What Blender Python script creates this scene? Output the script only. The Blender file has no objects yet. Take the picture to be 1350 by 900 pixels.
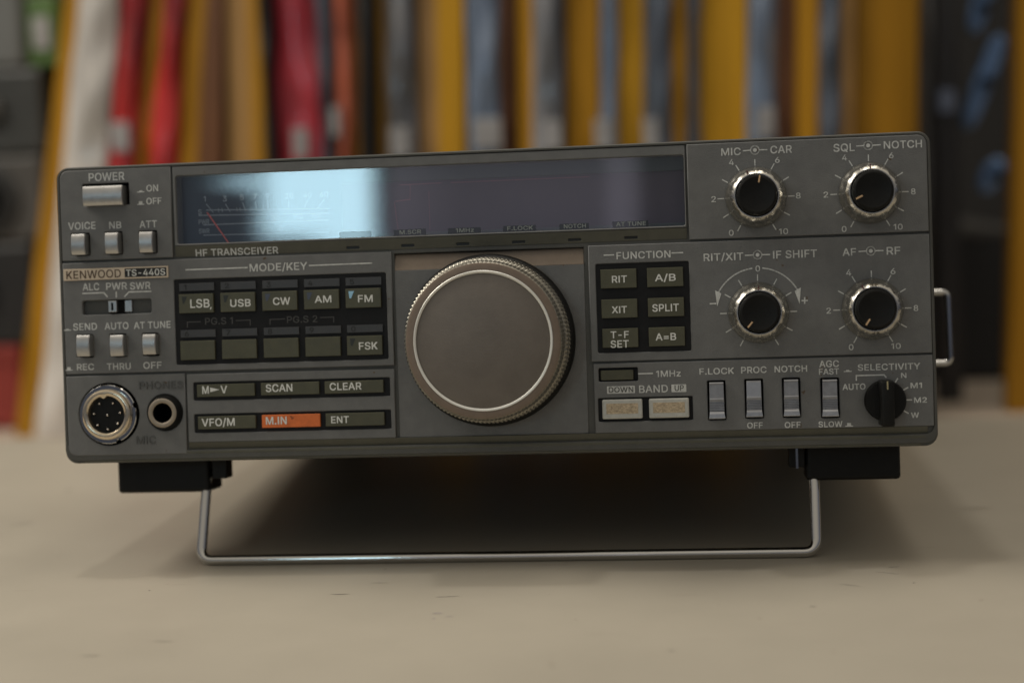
import bpy, bmesh, math, random, os
from mathutils import Vector, Matrix
random.seed(7)
S = bpy.context.scene
COL = S.collection
PI = math.pi

# ------------------------------------------------------------------ camera
cam_d = bpy.data.cameras.new("camera")
cam = bpy.data.objects.new("camera", cam_d)
COL.objects.link(cam)
R_ = Vector((0.99244, 0.11581, -0.04063)); D_ = Vector((-0.02872, -0.10276, -0.99429)); F_ = Vector((-0.11933, 0.98794, -0.09866))
M = Matrix(((R_.x, -D_.x, -F_.x), (R_.y, -D_.y, -F_.y), (R_.z, -D_.z, -F_.z)))
cam.matrix_world = Matrix.Translation((0.0692465, -0.5146229, 0.1212251)) @ M.to_4x4()
cam_d.sensor_width = 36.0
cam_d.lens = 36.0 * 2200.0 / 1350.0
cam_d.clip_start = 0.01
cam_d.clip_end = 50.0
cam_d.dof.use_dof = True
cam_d.dof.focus_distance = 0.503
cam_d.dof.aperture_fstop = 5.8
S.camera = cam
S.render.resolution_x, S.render.resolution_y = 1024, 682

# ------------------------------------------------------------------ world and lamps
wd = bpy.data.worlds.new("World"); S.world = wd; wd.use_nodes = True
nt = wd.node_tree; nt.nodes.clear()
out = nt.nodes.new("ShaderNodeOutputWorld"); bg = nt.nodes.new("ShaderNodeBackground")
tc = nt.nodes.new("ShaderNodeTexCoord"); sp = nt.nodes.new("ShaderNodeSeparateXYZ"); rp = nt.nodes.new("ShaderNodeValToRGB")
mp = nt.nodes.new("ShaderNodeMapRange"); mp.inputs[1].default_value = -1; mp.inputs[2].default_value = 1
nt.links.new(tc.outputs["Generated"], sp.inputs[0]); nt.links.new(sp.outputs[2], mp.inputs[0]); nt.links.new(mp.outputs[0], rp.inputs[0])
cr = rp.color_ramp
cr.elements[0].position = 0.0; cr.elements[0].color = (0.03, 0.026, 0.022, 1)
cr.elements[1].position = 1.0; cr.elements[1].color = (0.60, 0.55, 0.47, 1)
e = cr.elements.new(0.46); e.color = (0.035, 0.035, 0.038, 1)
e = cr.elements.new(0.56); e.color = (0.105, 0.115, 0.145, 1)
e = cr.elements.new(0.72); e.color = (0.40, 0.365, 0.31, 1)
nt.links.new(rp.outputs[0], bg.inputs[0]); bg.inputs[1].default_value = 1.0
nt.links.new(bg.outputs[0], out.inputs[0])

def area(name, loc, target, sx, sy, power, color, rot=None):
    l = bpy.data.lights.new(name, 'AREA'); l.shape = 'RECTANGLE'; l.size = sx; l.size_y = sy
    l.energy = power; l.color = color
    o = bpy.data.objects.new(name, l); COL.objects.link(o); o.location = loc
    o.rotation_euler = rot if rot else (Vector(target) - Vector(loc)).to_track_quat('-Z', 'Y').to_euler()
    return o
area("left_ceiling_lamp", (-0.95, -0.02, 1.0), (0, 0.05, 0.0), 0.6, 0.5, 11.5, (1.0, 0.93, 0.82))
area("overhead_lamp", (-0.17, 0.03, 1.9), (0, 0.02, 0), 0.12, 0.12, 4.4, (1.0, 0.95, 0.87))
area("shop_lamp", (0.35, 0.25, 1.9), (0.1, 0.3, 0.0), 1.2, 0.4, 4.8, (1.0, 0.91, 0.78))
# the bright shop window behind the camera that shows in the display glass
WR = math.radians(85)
def soft_area(name, loc, sx, sy, power, color, build):
    o = area(name, loc, None, sx, sy, power, color, (WR, 0, 0)); l = o.data; l.use_nodes = True
    n = l.node_tree.nodes; L = l.node_tree.links
    em = next(k for k in n if k.type == 'EMISSION')
    g = n.new("ShaderNodeNewGeometry"); sp_ = n.new("ShaderNodeSeparateXYZ"); L.new(g.outputs["Parametric"], sp_.inputs[0])
    def val(x, sock):
        if isinstance(x, (int, float)): sock.default_value = x
        else: L.new(x, sock)
    def op(kind, x, y=0.0):
        q = n.new("ShaderNodeMath"); q.operation = kind; val(x, q.inputs[0]); val(y, q.inputs[1]); return q.outputs[0]
    def ss(x, lo, hi):
        q = n.new("ShaderNodeMapRange"); q.interpolation_type = 'SMOOTHSTEP'; val(x, q.inputs[0]); val(lo, q.inputs[1]); val(hi, q.inputs[2]); return q.outputs[0]
    L.new(build(sp_.outputs[0], sp_.outputs[1], op, ss), em.inputs["Strength"])
    return o
def window_pattern(u, v, op, ss):
    body = op('MULTIPLY', ss(u, 0.30, 0.50), op('SUBTRACT', 1.0, ss(u, 0.85, 1.0)))
    body = op('MULTIPLY', body, op('SUBTRACT', 1.0, op('MULTIPLY', ss(v, 0.76, 0.90), 0.55)))
    low = op('SUBTRACT', 1.0, op('MULTIPLY', op('SUBTRACT', 1.0, ss(v, 0.10, 0.24)), op('SUBTRACT', 0.8, op('MULTIPLY', ss(u, 0.5, 0.8), 0.8))))
    body = op('MULTIPLY', body, low)
    d = op('ABSOLUTE', op('SUBTRACT', v, op('SUBTRACT', 0.70, op('MULTIPLY', u, 0.10))))
    wedge = op('MULTIPLY', op('SUBTRACT', 1.0, ss(d, 0.0, op('ADD', 0.035, op('MULTIPLY', u, 0.22)))), op('MULTIPLY', ss(u, 0.05, 0.40), 0.75))
    wedge = op('MULTIPLY', wedge, op('SUBTRACT', 1.0, ss(u, 0.42, 0.60)))
    return op('ADD', op('MAXIMUM', body, wedge), 0.012)
soft_area("window_light", (-0.2935, -0.8945, 0.2655), 0.181, 0.092, 0.54, (0.56, 0.86, 1.0), window_pattern)
def wall_pattern(u, v, op, ss):
    base = op('SUBTRACT', 1.0, ss(u, 0.86, 0.98))
    base = op('MULTIPLY', base, op('SUBTRACT', 1.0, op('MULTIPLY', ss(v, 0.72, 0.86), 0.40)))
    strip = op('MULTIPLY', ss(u, 0.80, 0.84), op('SUBTRACT', 1.0, ss(u, 0.92, 0.97)))
    halo = op('MULTIPLY', op('SUBTRACT', 1.0, ss(u, 0.0, 0.30)), 0.5)
    return op('ADD', op('ADD', op('MULTIPLY', base, 0.62), op('MULTIPLY', strip, 0.75)), halo)
soft_area("added_wall_glow", (-0.088, -0.893, 0.264), 0.226, 0.098, 0.034, (0.86, 0.82, 1.0), wall_pattern)  # unseen lamp added in place of a lit wall, for the display reflection

S.view_settings.view_transform = 'Standard'
S.view_settings.look = 'None'
S.view_settings.exposure = 0.0
S.view_settings.gamma = 1.0
try:
    S.cycles.use_denoising = True
    S.cycles.max_bounces = 8
    S.cycles.transparent_max_bounces = 12
except Exception:
    pass

# ------------------------------------------------------------------ materials
MATS = {}
def mat(name, color, rough=0.5, metal=0.0, spec=0.5, bump=0.0, bscale=800.0, mott=0.0, mscale=60.0, coat=0.0, aniso=None, stain=None, emit=None, bdist=0.0003):
    m = bpy.data.materials.new(name); m.use_nodes = True
    n = m.node_tree.nodes; L = m.node_tree.links
    b = n["Principled BSDF"]
    b.inputs["Base Color"].default_value = (*color, 1); b.inputs["Roughness"].default_value = rough
    b.inputs["Metallic"].default_value = metal; b.inputs["Specular IOR Level"].default_value = spec
    b.inputs["Coat Weight"].default_value = coat; b.inputs["Coat Roughness"].default_value = 0.12
    t = n.new("ShaderNodeTexCoord")
    src = t.outputs["Object"]
    if aniso:
        mpn = n.new("ShaderNodeMapping"); mpn.inputs["Scale"].default_value = aniso
        L.new(src, mpn.inputs[0]); src = mpn.outputs[0]
    if bump:
        no = n.new("ShaderNodeTexNoise"); no.inputs["Scale"].default_value = bscale; no.inputs["Detail"].default_value = 4
        L.new(src, no.inputs["Vector"])
        bp = n.new("ShaderNodeBump"); bp.inputs["Strength"].default_value = bump; bp.inputs["Distance"].default_value = bdist
        L.new(no.outputs[0], bp.inputs["Height"]); L.new(bp.outputs[0], b.inputs["Normal"])
    if mott:
        no = n.new("ShaderNodeTexNoise"); no.inputs["Scale"].default_value = mscale; no.inputs["Detail"].default_value = 6; no.inputs["Roughness"].default_value = 0.65
        L.new(src, no.inputs["Vector"])
        r = n.new("ShaderNodeValToRGB")
        r.color_ramp.elements[0].position = 0.3; r.color_ramp.elements[1].position = 0.7
        r.color_ramp.elements[0].color = (*[c * (1 - mott) for c in color], 1)
        r.color_ramp.elements[1].color = (*[min(1, c * (1 + mott)) for c in color], 1)
        L.new(no.outputs[0], r.inputs[0])
        last = r.outputs[0]
        if stain:
            sc, thr, sw, scol = stain
            n2 = n.new("ShaderNodeTexNoise"); n2.inputs["Scale"].default_value = sc; n2.inputs["Detail"].default_value = 3
            L.new(t.outputs["Object"], n2.inputs["Vector"])
            r2 = n.new("ShaderNodeValToRGB"); r2.color_ramp.elements[0].position = thr; r2.color_ramp.elements[1].position = thr + sw
            r2.color_ramp.elements[0].color = (0, 0, 0, 1); r2.color_ramp.elements[1].color = (1, 1, 1, 1)
            L.new(n2.outputs[0], r2.inputs[0])
            mx = n.new("ShaderNodeMix"); mx.data_type = 'RGBA'; mx.inputs[7].default_value = (*scol, 1)
            L.new(r2.outputs[0], mx.inputs[0]); L.new(last, mx.inputs[6]); last = mx.outputs[2]
        L.new(last, b.inputs["Base Color"])
        rr = n.new("ShaderNodeMapRange"); rr.inputs[3].default_value = max(0, rough - 0.06); rr.inputs[4].default_value = min(1, rough + 0.08)
        L.new(no.outputs[0], rr.inputs[0]); L.new(rr.outputs[0], b.inputs["Roughness"])
    if emit:
        b.inputs["Emission Color"].default_value = (*emit[0], 1); b.inputs["Emission Strength"].default_value = emit[1]
    MATS[name] = m
    return m

PANEL = mat("panel_paint", (0.139, 0.142, 0.142), 0.48, 0, 0.4, 0.35, 2600, 0.10, 220, stain=(330, 0.735, 0.03, (0.09, 0.06, 0.035)))
FRAME = mat("frame_plastic", (0.075, 0.075, 0.068), 0.45, 0, 0.4, 0.25, 2600, 0.10, 200)
LIP = mat("lower_lip_plastic", (0.080, 0.079, 0.060), 0.45, 0, 0.4, 0.2, 2600, 0.12, 200)
COVER = mat("cover_steel", (0.028, 0.028, 0.027), 0.5, 0, 0.4, 0.4, 2200, 0.1, 100)
WELL = mat("black_well", (0.010, 0.010, 0.011), 0.5, 0, 0.22, 0.1, 1500, 0.2, 300)
GAP = mat("recess_black", (0.004, 0.004, 0.004), 0.7, 0, 0.15)
KEY = mat("olive_key", (0.070, 0.069, 0.041), 0.42, 0, 0.45, 0.15, 2200, 0.12, 260)
SLOTM = mat("dark_slot_lens", (0.016, 0.016, 0.015), 0.4, 0, 0.3)
STRIP = mat("key_number_strip", (0.046, 0.046, 0.048), 0.4, 0, 0.45, 0.1, 2200, 0.1, 300)
ORANGE = mat("orange_key", (0.62, 0.15, 0.035), 0.42, 0, 0.4, 0.15, 2200, 0.16, 330, stain=(420, 0.70, 0.04, (0.25, 0.07, 0.02)))
WHITE = mat("white_print", (0.53, 0.545, 0.535), 0.6, mott=0.22, mscale=900)
KEYPRINT = mat("key_print", (0.66, 0.675, 0.65), 0.55, mott=0.12, mscale=900)
DIM = mat("dim_print", (0.062, 0.062, 0.062), 0.6)
DARKPRINT = mat("dark_print", (0.012, 0.012, 0.012), 0.6)
EMBOSS = mat("embossed_legend", (0.085, 0.085, 0.082), 0.5)
BROWNPRINT = mat("brown_print", (0.06, 0.028, 0.010), 0.5)
SILVER = mat("silver_button", (0.46, 0.455, 0.445), 0.32, 0.9, 0.5, 0.12, 3000, 0.08, 400)
ROCK = mat("silver_rocker", (0.38, 0.39, 0.415), 0.34, 0.9, 0.5, 0.12, 3000, 0.1, 400)
BANDSIL = mat("worn_silver", (0.50, 0.50, 0.46), 0.45, 0.35, 0.5, 0.15, 2500, 0.10, 500)
GOLD = mat("worn_gold_patch", (0.47, 0.385, 0.27), 0.6, 0.2, 0.4, 0.5, 2600, 0.42, 1300, aniso=(1, 1, 1.6))
PLATE = mat("badge_plate", (0.62, 0.50, 0.37), 0.4, 0.35, 0.5, 0.05, 2000, 0.07, 200)
CHROME = mat("chrome", (0.54, 0.535, 0.52), 0.06, 1.0, 0.5, 0.03, 900)
RINGCH = mat("worn_chrome_ring", (0.56, 0.54, 0.49), 0.25, 1.0, 0.5, 0.10, 1300, 0.14, 260)
BRASS = mat("nickel_tan", (0.66, 0.56, 0.42), 0.17, 0.9, 0.5, 0.05, 900, 0.1, 300)
JACKT = mat("dull_tan_ring", (0.30, 0.255, 0.20), 0.45, 0.5, 0.5, 0.1, 900, 0.12, 300)
BLACKP = mat("black_plastic", (0.007, 0.007, 0.0065), 0.42, 0, 0.2, 0.2, 2200, 0.2, 300)
SLOPE = mat("warm_reflection_slope", (0.18, 0.14, 0.105), 0.35, 0, 0.5, 0.3, 2600, 0.08, 220)  # brown tint paints the warm reflection on the strip above the tuning knob
KNOBRIM = mat("knob_rim_brown", (0.185, 0.142, 0.110), 0.42, 0.12, 0.45, 0.25, 1800, 0.12, 120)
KNOBFACE = mat("knob_face", (0.150, 0.132, 0.115), 0.46, 0.12, 0.45, 0.25, 1800, 0.10, 120)
KNURL = mat("knurled_rim", (0.27, 0.255, 0.215), 0.30, 0.7, 0.5, 0.1, 1500, 0.15, 400)
POINTER = mat("orange_pointer", (0.62, 0.42, 0.24), 0.5)
REDMARK = mat("red_mark", (0.10, 0.03, 0.03), 0.5)
NEEDLE = mat("red_needle", (0.75, 0.12, 0.10), 0.5)
MARKBLUE = mat("blue_indicator", (0.30, 0.55, 0.75), 0.4)
MARKDARK = mat("dark_indicator", (0.02, 0.02, 0.014), 0.4)
MARKDIM = mat("dim_blue_indicator", (0.055, 0.065, 0.095), 0.4)
LCD = mat("smoked_lcd", (0.095, 0.080, 0.100), 0.55, 0, 0.2, 0.0, 100, 0.14, 25, stain=None)
LCDTOP = mat("lcd_teal_mask", (0.060, 0.078, 0.078), 0.6)
METER = mat("meter_face", (0.010, 0.014, 0.034), 0.5)
METERPRINT = mat("meter_print", (0.34, 0.37, 0.40), 0.6)
TABPR = mat("indicator_print", (0.23, 0.26, 0.25), 0.6)
TAB = mat("indicator_tab_black", (0.020, 0.026, 0.027), 0.03, 0, 0.65)
REDLINE = mat("faint_red_trace", (0.34, 0.12, 0.15), 0.6)

def glass(name, tint):
    m = bpy.data.materials.new(name); m.use_nodes = True
    n = m.node_tree.nodes; L = m.node_tree.links; n.clear()
    o = n.new("ShaderNodeOutputMaterial"); mx = n.new("ShaderNodeMixShader"); t = n.new("ShaderNodeBsdfTransparent"); g = n.new("ShaderNodeBsdfGlossy")
    f = n.new("ShaderNodeFresnel"); f.inputs[0].default_value = 1.95
    t.inputs[0].default_value = (*tint, 1); g.inputs["Roughness"].default_value = 0.02
    no = n.new("ShaderNodeTexNoise"); no.inputs["Scale"].default_value = 25; tc = n.new("ShaderNodeTexCoord")
    bp = n.new("ShaderNodeBump"); bp.inputs["Strength"].default_value = 0.02; bp.inputs["Distance"].default_value = 0.0005
    L.new(tc.outputs["Object"], no.inputs["Vector"]); L.new(no.outputs[0], bp.inputs["Height"]); L.new(bp.outputs[0], g.inputs["Normal"])
    ge = n.new("ShaderNodeNewGeometry"); inv = n.new("ShaderNodeMath"); inv.operation = 'SUBTRACT'; inv.inputs[0].default_value = 1.0
    mu = n.new("ShaderNodeMath"); mu.operation = 'MULTIPLY'
    L.new(ge.outputs["Backfacing"], inv.inputs[1]); L.new(f.outputs[0], mu.inputs[0]); L.new(inv.outputs[0], mu.inputs[1])
    L.new(mu.outputs[0], mx.inputs[0]); L.new(t.outputs[0], mx.inputs[1]); L.new(g.outputs[0], mx.inputs[2]); L.new(mx.outputs[0], o.inputs[0])
    return m
PANE = glass("display_glass", (0.94, 0.95, 0.97))

# ------------------------------------------------------------------ object helpers
def link(name, me, material, parent=None):
    me.name = name
    if material is not None:
        me.materials.clear(); me.materials.append(material)
    o = bpy.data.objects.new(name, me); COL.objects.link(o)
    if parent: o.parent = parent
    return o
def tag(o, label=None, cat=None, group=None, kind=None):
    if label: o["label"] = label
    if cat: o["category"] = cat
    if group: o["group"] = group
    if kind: o["kind"] = kind
    return o
def empty(name, loc, rot=(0, 0, 0)):
    o = bpy.data.objects.new(name, None); COL.objects.link(o); o.location = loc; o.rotation_euler = rot
    o.empty_display_size = 0.02
    return o
def from_bm(name, bm, material, parent=None, smooth=False, xf=None):
    bmesh.ops.recalc_face_normals(bm, faces=bm.faces)
    if xf:
        for v in bm.verts: v.co = xf(v.co)
    me = bpy.data.meshes.new(name); bm.to_mesh(me); bm.free()
    if smooth:
        for p in me.polygons: p.use_smooth = True
        try: me.set_sharp_from_angle(angle=math.radians(38))
        except Exception: pass
    return link(name, me, material, parent)
def W(co):   # radio millimetres (u from left, v from bottom edge, n out of the front) -> metres under the root
    return Vector(((co[0] - 135.0) / 1000, (-co[2] - 17.0) / 1000, (co[1] + 35.1) / 1000))
def mm_part(name, bm, material, parent, smooth=False):
    # the map (u, v, n) -> (x, y, z) is a proper rotation, so winding is kept
    return from_bm(name, bm, material, parent, smooth, W)

def bm_box(bm, a, b, bev=0.0, seg=2):
    ret = bmesh.ops.create_cube(bm, size=1.0)
    vs = ret["verts"]
    for v in vs:
        v.co = Vector([a[i] + (v.co[i] + 0.5) * (b[i] - a[i]) for i in range(3)])
    if bev > 0:
        es = list({ed for v in vs for ed in v.link_edges})
        bmesh.ops.bevel(bm, geom=es, offset=bev, segments=seg, profile=0.5, affect='EDGES')
    return bm
def bm_lathe(bm, prof, cu, cv, seg=64, rad=None, cap=True):
    rings = []
    for (r, n) in prof:
        ring = []
        for k in range(seg):
            a = 2 * PI * k / seg
            rr = rad(r, n, a) if rad else r
            ring.append(bm.verts.new((cu + rr * math.cos(a), cv + rr * math.sin(a), n)))
        rings.append(ring)
    for i in range(len(rings) - 1):
        for k in range(seg):
            bm.faces.new((rings[i][k], rings[i][(k + 1) % seg], rings[i + 1][(k + 1) % seg], rings[i + 1][k]))
    if cap:
        bm.faces.new(rings[0]); bm.faces.new(rings[-1])
    return bm
def rrect(u0, u1, v0, v1, r=0.0, corners="abcd", seg=6):
    # a: bottom-left, b: bottom-right, c: top-right, d: top-left
    pts = []
    for nm, cx, cy, sx, sy, a0 in (("a", u0, v0, 1, 1, 180), ("b", u1, v0, -1, 1, 270), ("c", u1, v1, -1, -1, 0), ("d", u0, v1, 1, -1, 90)):
        if r > 0 and nm in corners:
            for k in range(seg + 1):
                a = math.radians(a0 + 90 * k / seg)
                pts.append((cx + sx * r + r * math.cos(a), cy + sy * r + r * math.sin(a)))
        else:
            pts.append((cx, cy))
    return pts
def circle(cu, cv, r, seg=48):
    return [(cu + r * math.cos(2 * PI * k / seg), cv + r * math.sin(2 * PI * k / seg)) for k in range(seg)]
def curve_mesh(cu_data):
    o = bpy.data.objects.new("tmp", cu_data); COL.objects.link(o)
    bpy.context.view_layer.update()
    dg = bpy.context.evaluated_depsgraph_get()
    me = bpy.data.meshes.new_from_object(o.evaluated_get(dg))
    bpy.data.objects.remove(o)
    return me
def slab_mesh(outline, holes, n0, n1, bev=0.25, tilt=None):
    c = bpy.data.curves.new("slab", 'CURVE'); c.dimensions = '2D'; c.fill_mode = 'BOTH'
    for loop in [outline] + list(holes):
        s = c.splines.new('POLY'); s.points.add(len(loop) - 1); s.use_cyclic_u = True
        for p, q in zip(s.points, loop): p.co = (q[0], q[1], 0, 1)
    c.extrude = (n1 - n0) / 2 - bev; c.bevel_depth = bev; c.bevel_resolution = 1; c.offset = -bev
    me = curve_mesh(c); bpy.data.curves.remove(c)
    mid = (n0 + n1) / 2
    for v in me.vertices:
        n = v.co.z + mid
        if tilt: n = n + tilt(v.co.x, v.co.y)
        v.co = W((v.co.x, v.co.y, n))
    return me
def slab(name, outline, holes, n0, n1, material, parent, bev=0.25, tilt=None):
    return link(name, slab_mesh(outline, holes, n0, n1, bev, tilt), material, parent)

FONT = None
try:
    FONT = bpy.data.fonts.load(os.path.join(bpy.utils.system_resource('DATAFILES'), "fonts", "Inter.woff2"))
except Exception:
    FONT = None
GLYPHS = {}
from mathutils.geometry import delaunay_2d_cdt
def raw_text(txt):
    """outline of the text as wire loops, filled by a constrained triangulation with the non-zero winding rule"""
    c = bpy.data.curves.new("txt", 'FONT'); c.body = txt; c.size = 1.0; c.resolution_u = 5; c.fill_mode = 'NONE'
    if FONT: c.font = FONT
    me = curve_mesh(c); bpy.data.curves.remove(c)
    pts = [Vector((q.co.x, q.co.y)) for q in me.vertices]
    nxt = {}
    for e_ in me.edges:
        i, j = e_.vertices
        nxt.setdefault(i, []).append(j); nxt.setdefault(j, []).append(i)
    bpy.data.meshes.remove(me)
    seen = set(); loops = []
    for i in range(len(pts)):
        if i in seen or i not in nxt: continue
        # loops are stored in drawing order, so walk upwards by index
        loop = [i]; seen.add(i); cur = i
        while True:
            cand = [k for k in nxt[cur] if k not in seen]
            if not cand: break
            cur = cur + 1 if cur + 1 in cand else cand[0]
            loop.append(cur); seen.add(cur)
        if len(loop) > 2: loops.append(loop)
    edges = [(l[k], l[(k + 1) % len(l)]) for l in loops for k in range(len(l))]
    vs, es, fs, *_ = delaunay_2d_cdt(pts, edges, [], 0, 1e-6)
    def inside(x, y):
        w = 0
        for i, j in edges:
            ax, ay = pts[i]; bx, by = pts[j]
            if (ay <= y) != (by <= y):
                t = (y - ay) / (by - ay)
                if ax + t * (bx - ax) > x: w += 1 if by > ay else -1
        return w != 0
    ff = []
    for f in fs:
        cx = sum(vs[i].x for i in f) / len(f); cy = sum(vs[i].y for i in f) / len(f)
        if inside(cx, cy): ff.append(tuple(f))
    return [(v.x, v.y) for v in vs], ff
def bbw(vs): return (min(q[0] for q in vs), max(q[0] for q in vs))
_h = raw_text("H")[0]; CAP = max(q[1] for q in _h) - min(q[1] for q in _h)
_hh = bbw(raw_text("HH")[0])
def glyph(ch):
    """outline, faces and advance of one character; I and 1 are drawn as plain sans strokes"""
    if ch in GLYPHS: return GLYPHS[ch]
    st = 0.140 * CAP
    if ch == " ":
        g = ([], [], 0.36 * CAP)
    elif ch == "I":
        g = ([(0.12 * CAP, 0), (0.12 * CAP + st, 0), (0.12 * CAP + st, CAP), (0.12 * CAP, CAP)], [(0, 1, 2, 3)], st + 0.24 * CAP)
    elif ch == "K":
        o = 0.09 * CAP; C = CAP
        P = [(o, 0), (o + st, 0), (o + st, .30 * C), (o + .29 * C, .445 * C), (o + .58 * C, 0), (o + .58 * C + 1.28 * st, 0), (o + .395 * C, .555 * C), (o + .76 * C, C), (o + .76 * C - 1.3 * st, C), (o + st, .485 * C), (o + st, C), (o, C)]
        g = (P, [tuple(range(12))], o + .80 * C)
    elif ch == "1":
        x = 0.33 * CAP
        g = ([(x, 0), (x + st, 0), (x + st, CAP), (x, CAP), (0.10 * CAP, 0.84 * CAP), (0.10 * CAP, 0.70 * CAP), (x, 0.84 * CAP)], [(0, 1, 2, 6), (2, 3, 6), (3, 4, 5, 6)], 0.62 * CAP)
    else:
        vs, fs = raw_text(ch)
        w3 = bbw(raw_text("H" + ch + "H")[0])
        g = (vs, fs, (w3[1] - w3[0]) - (_hh[1] - _hh[0]))
    GLYPHS[ch] = g
    return g
def bm_text(bm, txt, u, v, w, h, n=0.06, bold=0.045, spacing=1.0):
    pen = 0.0; V = []; Fc = []
    for ch in txt:
        vs, fs, adv = glyph(ch)
        o = len(V)
        V += [(x + pen, y) for x, y in vs]; Fc += [tuple(i + o for i in f) for f in fs]
        pen += adv + 0.03 * CAP
    x0, x1 = bbw(V); y0, y1 = 0.0, CAP
    sx = (w - 2 * bold) / max(1e-6, x1 - x0); sy = (h - 2 * bold) / (y1 - y0)
    offs = [(-bold, -bold), (bold, -bold), (-bold, bold), (bold, bold)] if bold > 0 else [(0, 0)]
    for k, (dx, dy) in enumerate(offs):
        vv = [bm.verts.new((u + (x - (x0 + x1) / 2) * sx + dx, v + (y - CAP / 2) * sy + dy, n + 0.006 * k)) for x, y in V]
        for f in Fc:
            try: bm.faces.new([vv[i] for i in f])
            except ValueError: pass
def bm_line(bm, pts, wd=0.36, n=0.06):
    for (x0, y0), (x1, y1) in zip(pts[:-1], pts[1:]):
        d = Vector((x1 - x0, y1 - y0)); L = d.length
        if L < 1e-6: continue
        d /= L; p = Vector((-d.y, d.x)) * wd / 2; ex = d * wd * 0.4
        q = [(x0 - ex.x - p.x, y0 - ex.y - p.y), (x1 + ex.x - p.x, y1 + ex.y - p.y), (x1 + ex.x + p.x, y1 + ex.y + p.y), (x0 - ex.x + p.x, y0 - ex.y + p.y)]
        n += 0.002
        bm.faces.new([bm.verts.new((a, b, n)) for a, b in q])
def bm_poly(bm, pts, n=0.06):
    bm.faces.new([bm.verts.new((a, b, n)) for a, b in pts])
def flat(name, bm, material, parent):     # printed legend: keep face normals towards the viewer
    for f in bm.faces:
        f.normal_update()
        if f.normal.z < 0: f.normal_flip()
    for v in bm.verts: v.co = W(v.co)
    me = bpy.data.meshes.new(name); bm.to_mesh(me); bm.free()
    return link(name, me, material, parent)
def bm_tube(bm, pts, r, seg=14):
    pts = [Vector(p) for p in pts]
    rings = []
    up = None
    for i, p in enumerate(pts):
        t = (pts[min(i + 1, len(pts) - 1)] - pts[max(i - 1, 0)]).normalized()
        if up is None:
            up = t.orthogonal().normalized()
        else:
            up = (up - t * up.dot(t)).normalized()
        s = t.cross(up)
        rings.append([bm.verts.new(p + (up * math.cos(2 * PI * k / seg) + s * math.sin(2 * PI * k / seg)) * r) for k in range(seg)])
    for a, b in zip(rings[:-1], rings[1:]):
        for k in range(seg): bm.faces.new((a[k], a[(k + 1) % seg], b[(k + 1) % seg], b[k]))
    bm.faces.new(rings[0]); bm.faces.new(rings[-1])
def fillet(pts, r, seg=7):
    pts = [Vector(p) for p in pts]; o = [pts[0]]
    for a, b, c in zip(pts[:-2], pts[1:-1], pts[2:]):
        d1 = (a - b).normalized(); d2 = (c - b).normalized()
        p0 = b + d1 * r; p1 = b + d2 * r
        for k in range(seg + 1):
            t = k / seg
            o.append(p0 * (1 - t) ** 2 + b * 2 * t * (1 - t) + p1 * t * t)
    o.append(pts[-1]); return o

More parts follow.
